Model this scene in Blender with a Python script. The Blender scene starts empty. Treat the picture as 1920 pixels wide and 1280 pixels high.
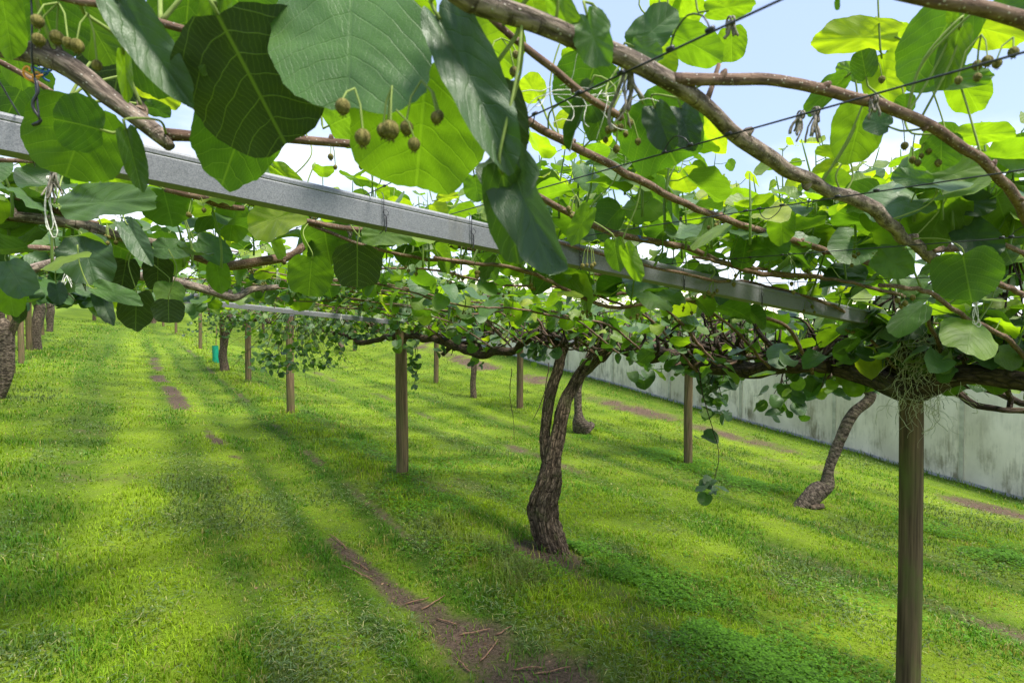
import bpy, math, random
import numpy as np
from mathutils import Vector, Matrix

# ------------------------------------------------------------------ camera, sky, sun, exposure
S = bpy.context.scene
COL = S.collection
FPX, CX, CY = 1070.0, 960.0, 640.0
CAMZ = 1.65
PITCH = math.atan(24.0 / FPX)
cam = bpy.data.cameras.new('camera'); camo = bpy.data.objects.new('camera', cam); COL.objects.link(camo)
camo.location = (0, 0, CAMZ); camo.rotation_euler = (math.pi / 2 - PITCH, 0, 0)
cam.sensor_width = 36; cam.lens = 36 * FPX / 1920
cam.clip_start = 0.02; cam.clip_end = 2000
cam.dof.use_dof = True; cam.dof.focus_distance = 2.6; cam.dof.aperture_fstop = 11
S.camera = camo

SUN_DIR = Vector((0.80, -0.60, 0)).normalized()
SUN_EL = math.radians(62)
sun_vec = Vector((SUN_DIR.x * math.cos(SUN_EL), SUN_DIR.y * math.cos(SUN_EL), math.sin(SUN_EL)))
sl = bpy.data.lights.new('sun', 'SUN'); sl.energy = 3.9; sl.angle = math.radians(17); sl.color = (1.0, 0.95, 0.86)
so = bpy.data.objects.new('sun', sl); COL.objects.link(so)
so.rotation_euler = (-sun_vec).to_track_quat('-Z', 'Y').to_euler()

W = bpy.data.worlds.new("World"); S.world = W; W.use_nodes = True
nt = W.node_tree; nt.nodes.clear()
def wn(t, **k):
    n = nt.nodes.new(t)
    for a, b in k.items(): setattr(n, a, b)
    return n
sky = wn('ShaderNodeTexSky', sky_type='NISHITA', sun_disc=False)
sky.sun_elevation = SUN_EL
sky.sun_rotation = math.atan2(SUN_DIR.x, SUN_DIR.y)
sky.air_density = 1.0; sky.dust_density = 1.2; sky.ozone_density = 1.0
tc = wn('ShaderNodeTexCoord'); mp = wn('ShaderNodeMapping'); mp.inputs['Scale'].default_value = (1.0, 1.0, 2.6)
mp.inputs['Location'].default_value = (0.3, 0.1, 0.0)
no = wn('ShaderNodeTexNoise'); no.inputs['Scale'].default_value = 2.3; no.inputs['Detail'].default_value = 7; no.inputs['Roughness'].default_value = 0.55
sep = wn('ShaderNodeSeparateXYZ')
# clouds thicken towards the horizon
mr = wn('ShaderNodeMapRange'); mr.inputs[1].default_value = 0.10; mr.inputs[2].default_value = 0.42; mr.inputs[3].default_value = 0.24; mr.inputs[4].default_value = -0.12
ad = wn('ShaderNodeMath', operation='ADD')
cr = wn('ShaderNodeMapRange', interpolation_type='SMOOTHSTEP'); cr.inputs[1].default_value = 0.50; cr.inputs[2].default_value = 0.78
mx = wn('ShaderNodeMix', data_type='RGBA'); mx.inputs[7].default_value = (4.9, 5.2, 5.7, 1)
bg = wn('ShaderNodeBackground'); bg.inputs[1].default_value = 0.13
out = wn('ShaderNodeOutputWorld')
L = nt.links.new
L(tc.outputs['Generated'], mp.inputs[0]); L(mp.outputs[0], no.inputs[0]); L(tc.outputs['Generated'], sep.inputs[0])
L(sep.outputs[2], mr.inputs[0]); L(no.outputs[0], ad.inputs[0]); L(mr.outputs[0], ad.inputs[1]); L(ad.outputs[0], cr.inputs[0])
# thin high haze that lifts the whole sky a little
hz = wn('ShaderNodeMix', data_type='RGBA'); hz.inputs[0].default_value = 0.70; hz.inputs[7].default_value = (2.35, 2.95, 4.35, 1)
L(sky.outputs[0], hz.inputs[6]); L(hz.outputs[2], mx.inputs[6]); L(cr.outputs[0], mx.inputs[0])
L(mx.outputs[2], bg.inputs[0]); L(bg.outputs[0], out.inputs[0])

S.view_settings.view_transform = 'Standard'; S.view_settings.look = 'None'
S.view_settings.exposure = 1.2; S.view_settings.gamma = 1
S.render.engine = 'CYCLES'
S.cycles.max_bounces = 8; S.cycles.diffuse_bounces = 4; S.cycles.transmission_bounces = 6; S.cycles.glossy_bounces = 3
S.cycles.use_denoising = True
random.seed(7); RNG = np.random.default_rng(7)

# ------------------------------------------------------------------ terrain frame: rows run away to the upper left
GX, GY = -0.0952, -0.0249
RX, RY = 0.833, 0.553           # across the rows (n); along them (t) is (-RY, RX)
def NTt(n, t): return RX * n - RY * t, RY * n + RX * t
def nt_of(x, y): return RX * x + RY * y, -RY * x + RX * y
def rise(n, t):
    a = np.clip((t - 14.0) / 66.0, 0, 1.3) ** 1.6 * 1.3
    b = 0.0016 * np.clip(n - 4, 0, 9) ** 2 * np.clip(t - 3, 0, 18)
    return a + b
def base_z(x, y):
    n, t = nt_of(np.asarray(x, float), np.asarray(y, float))
    return GX * np.clip(x, -60, 60) + GY * np.clip(y, -40, 110) + rise(n, t)
def hash2(ix, iy, s):
    h = (ix.astype(np.int64) * 374761393 + iy.astype(np.int64) * 668265263 + s * 974634777) & 0x7fffffff
    h = ((h ^ (h >> 13)) * 1274126177) & 0x7fffffff
    return ((h ^ (h >> 16)) & 0xffff) / 65535.0
def vnoise(x, y, s=0):
    x = np.asarray(x, float); y = np.asarray(y, float)
    ix = np.floor(x); iy = np.floor(y); fx = x - ix; fy = y - iy
    fx = fx * fx * (3 - 2 * fx); fy = fy * fy * (3 - 2 * fy)
    a = hash2(ix, iy, s); b = hash2(ix + 1, iy, s); c = hash2(ix, iy + 1, s); d = hash2(ix + 1, iy + 1, s)
    return (a * (1 - fx) + b * fx) * (1 - fy) + (c * (1 - fx) + d * fx) * fy
def fbm(x, y, s=0, o=4):
    v = 0; a = 0.5; tt = 0
    for i in range(o):
        v = v + a * vnoise(x * 2 ** i, y * 2 ** i, s + i * 17); tt += a; a *= 0.5
    return v / tt
def gauss(d, w): return np.exp(-(d / w) ** 2)
def relief(x, y):
    n, t = nt_of(np.asarray(x, float), np.asarray(y, float))
    r = 0.05 * (fbm(x * 0.7, y * 0.7, 3, 3) - 0.5) + 0.02 * (fbm(x * 4, y * 4, 5, 2) - 0.5)
    w = 0.25 * (fbm(t * 0.25, n * 0 + 2, 9, 2) - 0.5)
    r = r + .035 * (np.tanh((n - 1.9 - w * .4) / .05) * .5 + .5) * gauss(n - 2.2, .6)
    for c in (1.35, -0.35, 4.9, 6.2): r = r - 0.035 * gauss(n - c - w, 0.22)
    r = r + 0.05 * gauss(n - 2.5, 0.5)
    return r
def gz(x, y): return base_z(x, y) + relief(x, y)

FWD = np.array([0, math.cos(PITCH), -math.sin(PITCH)]); UPV = np.array([0, math.sin(PITCH), math.cos(PITCH)]); RGT = np.array([1.0, 0, 0])
CAM = np.array([0, 0, CAMZ])
def ray(px, py): return FWD + RGT * (px - CX) / FPX + UPV * (CY - py) / FPX
def D(px, py, d): return CAM + ray(px, py) * d                    # a measured pixel at a measured distance
def H(px, py, h):                                                 # ... at a height above the ground sheet
    r = ray(px, py); prev = None
    ds = np.exp(np.linspace(math.log(0.25), math.log(140), 500))
    P = CAM[None] + r[None] * ds[:, None]
    f = P[:, 2] - base_z(P[:, 0], P[:, 1]) - h
    for i in range(1, len(ds)):
        if f[i - 1] * f[i] <= 0:
            k = f[i - 1] / (f[i - 1] - f[i] + 1e-12); return P[i - 1] * (1 - k) + P[i] * k
    return P[-1]
def G(px, py): return H(px, py, 0.0)

# ------------------------------------------------------------------ materials
def mat(name):
    m = bpy.data.materials.new(name); m.use_nodes = True; m.node_tree.nodes.clear(); return m, m.node_tree
class NB:
    def __init__(s, t): s.t = t
    def n(s, ty, ins=None, **k):
        q = s.t.nodes.new(ty)
        for a, b in k.items(): setattr(q, a, b)
        for a, b in (ins or {}).items():
            if isinstance(b, bpy.types.NodeSocket): s.t.links.new(b, q.inputs[a])
            else: q.inputs[a].default_value = b
        return q
    def m(s, op, a, b=0.0, c=None):
        i = {0: a, 1: b}
        if c is not None: i[2] = c
        return s.n('ShaderNodeMath', i, operation=op).outputs[0]
    def mr(s, v, a, b, c=0.0, d=1.0, smooth=True):
        return s.n('ShaderNodeMapRange', {0: v, 1: a, 2: b, 3: c, 4: d}, interpolation_type='SMOOTHSTEP' if smooth else 'LINEAR').outputs[0]
    def mix(s, f, a, b, bt='MIX'):
        q = s.n('ShaderNodeMix', {0: f, 6: a, 7: b}, data_type='RGBA', blend_type=bt); return q.outputs[2]
    def noise(s, v, sc, det=4, ro=0.5, o=0):
        return s.n('ShaderNodeTexNoise', {'Vector': v, 'Scale': sc, 'Detail': det, 'Roughness': ro}).outputs[o]
    def map(s, v, sc): return s.n('ShaderNodeMapping', {0: v, 3: sc}).outputs[0]
    def attr(s, nm): return s.n('ShaderNodeAttribute', attribute_name=nm)

def leaf_material():
    m, t = mat('kiwi_leaf'); b = NB(t)
    col = b.attr('col').outputs['Color']; uv = b.attr('luv').outputs['Vector']
    sp = b.n('ShaderNodeSeparateXYZ', {0: uv}); x, y, rnd = sp.outputs
    ax = b.m('ABSOLUTE', x)
    back = b.n('ShaderNodeNewGeometry').outputs['Backfacing']
    # side veins rise from the midrib and sweep to the margin; cross veins between them
    wob = b.m('MULTIPLY', b.m('SUBTRACT', b.noise(uv, 3.5, 2), 0.5), 0.12)
    ph = b.m('ADD', b.m('ADD', b.m('MULTIPLY', ax, -0.42), b.m('MULTIPLY', b.m('MULTIPLY', ax, ax), -0.95)), b.m('ADD', y, wob))
    ph = b.m('MULTIPLY', ph, 6.3)
    fr = b.m('ABSOLUTE', b.m('SUBTRACT', b.m('FRACT', ph), 0.5))
    side = b.mr(fr, 0.045, 0.0)
    mid = b.mr(ax, 0.018, 0.004)
    vein = b.m('MAXIMUM', side, mid)
    ph2 = b.m('MULTIPLY', b.m('ADD', ax, b.m('MULTIPLY', y, 0.35)), 26.0)
    fr2 = b.m('ABSOLUTE', b.m('SUBTRACT', b.m('FRACT', b.m('ADD', ph2, b.m('MULTIPLY', b.noise(uv, 9, 2), 2.0))), 0.5))
    cross = b.mr(fr2, 0.14, 0.0)
    vor = b.n('ShaderNodeTexVoronoi', {'Vector': uv, 'Scale': 38.0}, feature='DISTANCE_TO_EDGE').outputs[0]
    net = b.mr(vor, 0.10, 0.0)
    nz = b.noise(uv, 3.2, 4)
    base = b.mix(b.mr(nz, 0.3, 0.7), b.mix(1.0, col, (0.82, 0.84, 0.8, 1), 'MULTIPLY'), b.mix(1.0, col, (1.15, 1.12, 1.1, 1), 'MULTIPLY'))
    under = b.mix(0.12, base, (0.075, 0.150, 0.020, 1))
    c0 = b.mix(back, base, under)
    vc = b.mix(back, b.mix(0.22, c0, (0.14, 0.24, 0.05, 1)), (0.19, 0.30, 0.045, 1))
    vf = b.m('MULTIPLY', b.m('MAXIMUM', vein, b.m('MULTIPLY', cross, 0.30)), 0.42)
    c1 = b.mix(vf, c0, vc)
    hgt = b.m('SUBTRACT', b.m('MULTIPLY', b.m('SQRT', b.m('MAXIMUM', fr, 0.0001)), 1.1), b.m('ADD', b.m('MULTIPLY', vein, 0.9), b.m('ADD', b.m('MULTIPLY', cross, 0.35), b.m('MULTIPLY', net, 0.22))))
    bump = b.n('ShaderNodeBump', {'Strength': 0.45, 'Distance': 0.0010, 'Height': hgt}).outputs[0]
    rough = b.mix(back, (0.46, 0.46, 0.46, 1), (0.66, 0.66, 0.66, 1))
    pb = b.n('ShaderNodeBsdfPrincipled', {'Base Color': c1, 'Roughness': rough, 'Normal': bump, 'Specular IOR Level': 0.55, 'Sheen Weight': 0.22, 'Sheen Roughness': 0.45})
    tcx = b.mix(1.0, c1, (1.95, 2.2, 0.36, 1), 'MULTIPLY')
    tr = b.n('ShaderNodeBsdfTranslucent', {'Color': tcx, 'Normal': bump})
    ms = b.n('ShaderNodeMixShader', {0: b.m('MULTIPLY', b.attr('col').outputs['Alpha'], 0.50), 1: pb.outputs[0], 2: tr.outputs[0]})
    b.n('ShaderNodeOutputMaterial', {0: ms.outputs[0]})
    return m
M_LEAF = leaf_material()

def grass_material():
    m, t = mat('grass_blade'); b = NB(t)
    col = b.attr('col').outputs['Color']
    pb = b.n('ShaderNodeBsdfPrincipled', {'Base Color': col, 'Roughness': 0.55, 'Specular IOR Level': 0.3})
    tr = b.n('ShaderNodeBsdfTranslucent', {'Color': b.mix(1.0, col, (1.5, 1.35, 0.5, 1), 'MULTIPLY')})
    ms = b.n('ShaderNodeMixShader', {0: 0.45, 1: pb.outputs[0], 2: tr.outputs[0]})
    b.n('ShaderNodeOutputMaterial', {0: ms.outputs[0]}); return m
M_GRASS = grass_material()

def bark_material(name, dark, light, rings=0.0, speck=0.0, moss=0.0, sc=1.0, strength=0.8):
    m, t = mat(name); b = NB(t)
    uv = b.attr('luv').outputs['Vector']
    a = b.noise(b.map(uv, (60 * sc, 60 * sc, 14 * sc) if not rings else (26, 26, 34)), 1.0, 6, 0.62)
    c = b.noise(b.map(uv, (22 * sc, 22 * sc, 9 * sc)), 1.0, 4, 0.6)
    cr = b.n('ShaderNodeTexVoronoi', {'Vector': b.map(uv, (55 * sc, 55 * sc, 16 * sc)), 'Scale': 1.0}, feature='DISTANCE_TO_EDGE').outputs[0]
    crack = b.mr(cr, 0.0, 0.16) if not (rings or speck) else b.mr(a, 0.25, 0.6)
    f = b.m('MULTIPLY', b.mr(a, 0.3, 0.72), b.m('ADD', 0.35, b.m('MULTIPLY', crack, 0.65)))
    co = b.mix(f, dark + (1,), light + (1,))
    co = b.mix(b.mr(c, 0.52, 0.75), co, b.mix(0.5, co, (light[0] * 1.15, light[1] * 1.2, light[2] * 1.25, 1)))
    xc = b.noise(b.map(uv, (16 * sc, 16 * sc, 62 * sc)), 1.0, 4, 0.6)
    co = b.mix(b.mr(xc, 0.42, 0.30), co, (dark[0], dark[1], dark[2], 1))
    h = b.m('ADD', b.m('MULTIPLY', a, 0.6), b.m('ADD', b.m('MULTIPLY', crack, 0.5), b.m('MULTIPLY', b.mr(xc, 0.30, 0.45), 0.5)))
    if rings:
        wv = b.n('ShaderNodeTexWave', {'Vector': uv, 'Scale': rings, 'Distortion': 5.0, 'Detail': 3.0, 'Detail Scale': 2.0}, bands_direction='Z').outputs[1]
        co = b.mix(b.m('MULTIPLY', b.mr(wv, 0.10, 0.0), .35), co, (dark[0] * .6, dark[1] * .6, dark[2] * .6, 1)); h = b.m('ADD', h, b.m('MULTIPLY', b.mr(wv, 0, 0.3), .6))
    if speck:
        v = b.n('ShaderNodeTexVoronoi', {'Vector': b.map(uv, (speck, speck, speck * .8)), 'Scale': 1.0, 'Randomness': 1.0}).outputs[0]
        sp = b.mr(v, 0.24, 0.14); co = b.mix(b.m('MULTIPLY', sp, .85), co, (0.42, 0.38, 0.32, 1)); h = b.m('ADD', h, sp)
    if moss:
        mo = b.mr(b.noise(uv, 9, 4), 0.56, 0.7)
        co = b.mix(b.m('MULTIPLY', mo, moss), co, (0.10, 0.13, 0.03, 1))
    bu = b.n('ShaderNodeBump', {'Strength': strength, 'Distance': 0.012 / sc, 'Height': h}).outputs[0]
    pb = b.n('ShaderNodeBsdfPrincipled', {'Base Color': co, 'Roughness': 0.85, 'Normal': bu, 'Specular IOR Level': 0.25})
    b.n('ShaderNodeOutputMaterial', {0: pb.outputs[0]}); return m
M_TRUNK = bark_material('old_bark', (0.026, 0.017, 0.010), (0.27, 0.195, 0.135), moss=0.35, strength=1.0)
M_RING = bark_material('ringed_bark', (0.035, 0.025, 0.018), (0.21, 0.16, 0.12), rings=4.2, moss=.2)
M_CORDON = bark_material('cordon_bark', (0.018, 0.012, 0.008), (0.11, 0.075, 0.052), moss=0.2)
M_CANE = bark_material('cane_bark', (0.075, 0.042, 0.028), (0.21, 0.135, 0.092), speck=230.0, sc=3.0, strength=0.35)
M_OLDCANE = bark_material('grey_cane_bark', (0.055, 0.04, 0.03), (0.30, 0.235, 0.185), speck=200.0, sc=2.5, strength=0.6)
M_PETIOLE = bark_material('petiole', (0.16, 0.22, 0.05), (0.26, 0.32, 0.09), sc=4.0, strength=0.1)
M_FRUIT = bark_material('fruit_fuzz', (0.075, 0.065, 0.012), (0.22, 0.19, 0.055), sc=5.0, strength=0.5)

def timber_material(name='post_timber', k=1.0, green=0.55):
    m, t = mat(name); b = NB(t)
    uv = b.attr('luv').outputs['Vector']; oi = b.n('ShaderNodeObjectInfo').outputs['Random']
    v = b.n('ShaderNodeVectorMath', {0: uv, 1: b.n('ShaderNodeCombineXYZ', {0: oi, 1: oi, 2: oi}).outputs[0]}, operation='ADD').outputs[0]
    a = b.noise(b.map(v, (70, 70, 2.2)), 1.0, 6, 0.6); c = b.noise(b.map(v, (26, 26, 1.2)), 1.0, 4, 0.6)
    d = b.noise(b.map(v, (9, 9, 2.5)), 1.0, 4, 0.6)
    co = b.mix(b.mr(a, 0.3, 0.7), (0.055 * k, 0.036 * k, 0.017 * k, 1), (0.215 * k, 0.148 * k, 0.08 * k, 1))
    co = b.mix(b.m('MULTIPLY', b.mr(d, 0.45, 0.65), green), co, (0.085, 0.098, 0.024, 1))
    crk = b.mr(c, 0.36, 0.31)
    co = b.mix(crk, co, (0.02, 0.015, 0.01, 1))
    h = b.m('SUBTRACT', a, b.m('MULTIPLY', crk, 1.5))
    bu = b.n('ShaderNodeBump', {'Strength': 0.6, 'Distance': 0.004, 'Height': h}).outputs[0]
    pb = b.n('ShaderNodeBsdfPrincipled', {'Base Color': co, 'Roughness': 0.8, 'Normal': bu, 'Specular IOR Level': 0.3})
    b.n('ShaderNodeOutputMaterial', {0: pb.outputs[0]}); return m
M_POST = timber_material()
M_POSTG = timber_material('green_stained_timber', .7, 1.0)

def galv_material():
    m, t = mat('galvanised_steel'); b = NB(t)
    oc = b.n('ShaderNodeTexCoord').outputs['Object']
    v = b.n('ShaderNodeTexVoronoi', {'Vector': oc, 'Scale': 900.0}).outputs['Color']
    vg = b.n('ShaderNodeSeparateColor', {0: v}).outputs[0]
    n2 = b.noise(oc, 9, 5); n3 = b.noise(oc, 45, 3)
    f = b.m('ADD', b.m('MULTIPLY', vg, 0.62), b.m('ADD', b.m('MULTIPLY', n2, 0.30), b.m('MULTIPLY', n3, 0.08)))
    co = b.mix(f, (0.08, 0.084, 0.09, 1), (0.24, 0.247, 0.262, 1))
    stain = b.mr(b.noise(b.map(oc, (14, 14, 3)), 1.0, 4), 0.6, 0.72)
    co = b.mix(b.m('MULTIPLY', stain, 0.35), co, (0.16, 0.15, 0.13, 1))
    pb = b.n('ShaderNodeBsdfPrincipled', {'Base Color': co, 'Roughness': b.mr(vg, 0, 1, 0.42, 0.62, False), 'Metallic': 0.35, 'Normal': b.n('ShaderNodeBump', {'Strength': 0.2, 'Distance': 0.0006, 'Height': vg}).outputs[0]})
    b.n('ShaderNodeOutputMaterial', {0: pb.outputs[0]}); return m
M_GALV = galv_material()

def simple(name, c, r=0.6, metal=0.0, noise=0.0, sc=30):
    m, t = mat(name); b = NB(t)
    oc = b.n('ShaderNodeTexCoord').outputs['Object']; f = b.noise(oc, sc, 4)
    lo = tuple(max(0, q * (1 - noise)) for q in c) + (1,); hi = tuple(q * (1 + noise) for q in c) + (1,)
    pb = b.n('ShaderNodeBsdfPrincipled', {'Base Color': b.mix(b.mr(f, .3, .7), lo, hi), 'Roughness': r, 'Metallic': metal})
    b.n('ShaderNodeOutputMaterial', {0: pb.outputs[0]}); return m
M_WIRE = simple('dark_wire', (0.035, 0.035, 0.042), 0.45, 0.5, 0.3)
M_CLIP = simple('black_clip', (0.012, 0.012, 0.014), 0.4)
M_TWINE = simple('pale_twine', (0.55, 0.54, 0.48), 0.85, 0, 0.3, 200)
M_OLDTWINE = simple('weathered_twine', (0.20, 0.175, 0.14), 0.9, 0, 0.45, 250)
M_BLUE = simple('blue_tie', (0.03, 0.12, 0.42), 0.5)
M_ORANGE = simple('orange_tie', (0.75, 0.30, 0.03), 0.5)
M_RED = simple('red_tie', (0.6, 0.04, 0.02), 0.5)
M_LICHEN = simple('beard_lichen', (0.34, 0.35, 0.22), 0.95, 0, 0.35, 60)
M_GUARD = simple('green_plastic', (0.0, 0.25, 0.15), 0.45, 0, 0.15, 12)
M_TWIG = simple('dead_twig', (0.20, 0.11, 0.065), 0.9, 0, 0.4, 60)

def film_material():
    m, t = mat('greenhouse_film'); b = NB(t)
    uv = b.attr('luv').outputs['Vector']                       # x along the wall, z height above its foot (metres)
    z = b.n('ShaderNodeSeparateXYZ', {0: uv}).outputs[2]
    a = b.noise(b.map(uv, (1.1, 1, 0.55)), 1.0, 6, 0.6); c = b.noise(b.map(uv, (3.0, 1, 1.4)), 1.0, 7, 0.68); e = b.noise(b.map(uv, (30, 1, 3)), 1.0, 4, 0.6)
    co = b.mix(b.mr(a, 0.35, 0.65), (0.60, 0.545, 0.40, 1), (0.85, 0.77, 0.61, 1))
    low = b.mr(z, 1.5, 0.15)
    gr = b.m('MULTIPLY', b.mr(b.m('ADD', b.m('MULTIPLY', c, 0.7), b.m('MULTIPLY', e, 0.3)), 0.46, 0.66), b.m('ADD', 0.22, b.m('MULTIPLY', low, 0.9)))
    co = b.mix(b.m('MULTIPLY', gr, 0.78), co, (0.17, 0.145, 0.07, 1))
    co = b.mix(b.mr(z, 0.10, 0.03), co, (0.36, 0.38, 0.38, 1))
    pb = b.n('ShaderNodeBsdfPrincipled', {'Base Color': co, 'Roughness': 0.85, 'Specular IOR Level': 0.12, 'Normal': b.n('ShaderNodeBump', {'Strength': 0.3, 'Distance': 0.03, 'Height': b.noise(b.map(uv, (2.5, 1, .8)), 1.0, 3)}).outputs[0]})
    b.n('ShaderNodeOutputMaterial', {0: pb.outputs[0]}); return m
M_FILM = film_material()

def ground_material():
    m, t = mat('lawn_soil'); b = NB(t)
    ms = b.attr('dirt').outputs['Fac']
    oc = b.n('ShaderNodeTexCoord').outputs['Object']
    row = b.n('ShaderNodeMapping', {0: oc, 2: (0, 0, -math.atan2(RX, -RY) + math.pi / 2)}).outputs[0]
    f1 = b.noise(oc, 1.3, 5, .6); f2 = b.noise(oc, 9, 5, .7); f3 = b.noise(oc, 60, 4, .7)
    g = b.mix(b.mr(f1, .35, .65), (0.110, 0.185, 0.010, 1), (0.185, 0.265, 0.014, 1))
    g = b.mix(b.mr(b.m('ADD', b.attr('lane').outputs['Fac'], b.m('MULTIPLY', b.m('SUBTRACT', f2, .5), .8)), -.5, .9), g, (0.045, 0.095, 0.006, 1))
    g = b.mix(b.m('MULTIPLY', b.mr(f2, .42, .7), .5), g, (0.16, 0.20, 0.035, 1))
    g = b.mix(b.m('MULTIPLY', b.mr(f3, .5, .3), .7), g, (0.030, 0.050, 0.008, 1))
    s = b.mix(b.mr(f3, .3, .7), (0.045, 0.030, 0.021, 1), (0.135, 0.095, 0.068, 1))
    s = b.mix(b.mr(f2, .55, .7), s, (0.15, 0.10, 0.075, 1))
    co = b.mix(b.mr(b.m('ADD', ms, b.m('MULTIPLY', b.m('SUBTRACT', b.m('ADD', b.m('MULTIPLY', f3, .5), b.m('MULTIPLY', f2, .5)), .5), 1.1)), .22, .95), g, s)
    h = b.m('ADD', b.m('MULTIPLY', f3, .6), f2)
    bu = b.n('ShaderNodeBump', {'Strength': 0.8, 'Distance': 0.03, 'Height': h}).outputs[0]
    pb = b.n('ShaderNodeBsdfPrincipled', {'Base Color': co, 'Roughness': 0.95, 'Normal': bu, 'Specular IOR Level': 0.15})
    b.n('ShaderNodeOutputMaterial', {0: pb.outputs[0]}); return m
M_GROUND = ground_material()

# ------------------------------------------------------------------ mesh helpers
class MB:
    def __init__(s): s.V = []; s.Q = []; s.T = []; s.C = []; s.U = []; s.n = 0
    def add(s, V, Q=None, T=None, C=None, U=None):
        V = np.asarray(V, np.float32).reshape(-1, 3); k = len(V)
        s.V.append(V)
        if Q is not None and len(Q): s.Q.append(np.asarray(Q, np.int32).reshape(-1, 4) + s.n)
        if T is not None and len(T): s.T.append(np.asarray(T, np.int32).reshape(-1, 3) + s.n)
        C = np.zeros((k, 4), np.float32) + (np.asarray(C, np.float32) if C is not None else 1)
        s.C.append(C); s.U.append(np.asarray(U, np.float32).reshape(-1, 3) if U is not None else V.copy())
        s.n += k; return s
    def build(s, name, material, parent=None, origin=None, smooth=True, extra=None):
        V = np.concatenate(s.V) if s.V else np.zeros((0, 3), np.float32)
        if origin is not None: V = V - np.asarray(origin, np.float32)
        Q = np.concatenate(s.Q) if s.Q else np.zeros((0, 4), np.int32)
        T = np.concatenate(s.T) if s.T else np.zeros((0, 3), np.int32)
        me = bpy.data.meshes.new(name)
        me.vertices.add(len(V)); me.vertices.foreach_set('co', V.ravel())
        li = np.concatenate([Q.ravel(), T.ravel()]).astype(np.int32)
        me.loops.add(len(li)); me.loops.foreach_set('vertex_index', li)
        st = np.concatenate([np.arange(len(Q)) * 4, len(Q) * 4 + np.arange(len(T)) * 3]).astype(np.int32)
        me.polygons.add(len(st)); me.polygons.foreach_set('loop_start', st)
        me.polygons.foreach_set('use_smooth', np.full(len(st), smooth))
        me.update(calc_edges=True)
        if len(V):
            a = me.attributes.new('col', 'FLOAT_COLOR', 'POINT'); a.data.foreach_set('color', np.concatenate(s.C).ravel())
            a = me.attributes.new('luv', 'FLOAT_VECTOR', 'POINT'); a.data.foreach_set('vector', np.concatenate(s.U).ravel())
            for k, v in (extra or {}).items():
                a = me.attributes.new(k, 'FLOAT', 'POINT'); a.data.foreach_set('value', np.asarray(v, np.float32))
        me.validate(); me.materials.append(material)
        o = bpy.data.objects.new(name, me); COL.objects.link(o)
        if parent is not None:
            o.parent = parent
            w = ROOT_AT.get(parent.name)                          # roots stand at their base, mesh parts keep world coordinates
            if w is not None: o.matrix_parent_inverse = Matrix.Translation(w).inverted()
        elif origin is not None: o.location = origin
        return o
ROOT_AT = {}
def thing(name, label, cat, loc, group=None):
    o = bpy.data.objects.new(name, None); ROOT_AT[o.name] = Vector([float(q) for q in loc]); COL.objects.link(o); o.location = loc; o.empty_display_size = .1
    o['label'] = label; o['category'] = cat
    if group: o['group'] = group
    return o
def tag(o, label=None, cat=None, group=None, kind=None):
    if label: o['label'] = label
    if cat: o['category'] = cat
    if group: o['group'] = group
    if kind: o['kind'] = kind
    return o
def unit(v):
    v = np.asarray(v, float); return v / (np.linalg.norm(v, axis=-1, keepdims=True) + 1e-12)

def spline(P, step):
    P = np.asarray(P, float); Pe = np.vstack([2 * P[0] - P[1], P, 2 * P[-1] - P[-2]])
    out = []
    for i in range(1, len(Pe) - 2):
        L_ = np.linalg.norm(Pe[i + 1][:3] - Pe[i][:3]); k = max(1, int(L_ / step))
        t = np.linspace(0, 1, k, endpoint=False)[:, None]
        a, b_, c, d = Pe[i - 1], Pe[i], Pe[i + 1], Pe[i + 2]
        out.append(0.5 * ((2 * b_) + (-a + c) * t + (2 * a - 5 * b_ + 4 * c - d) * t ** 2 + (-a + 3 * b_ - 3 * c + d) * t ** 3))
    out.append(P[-1:]); return np.vstack(out)

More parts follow.
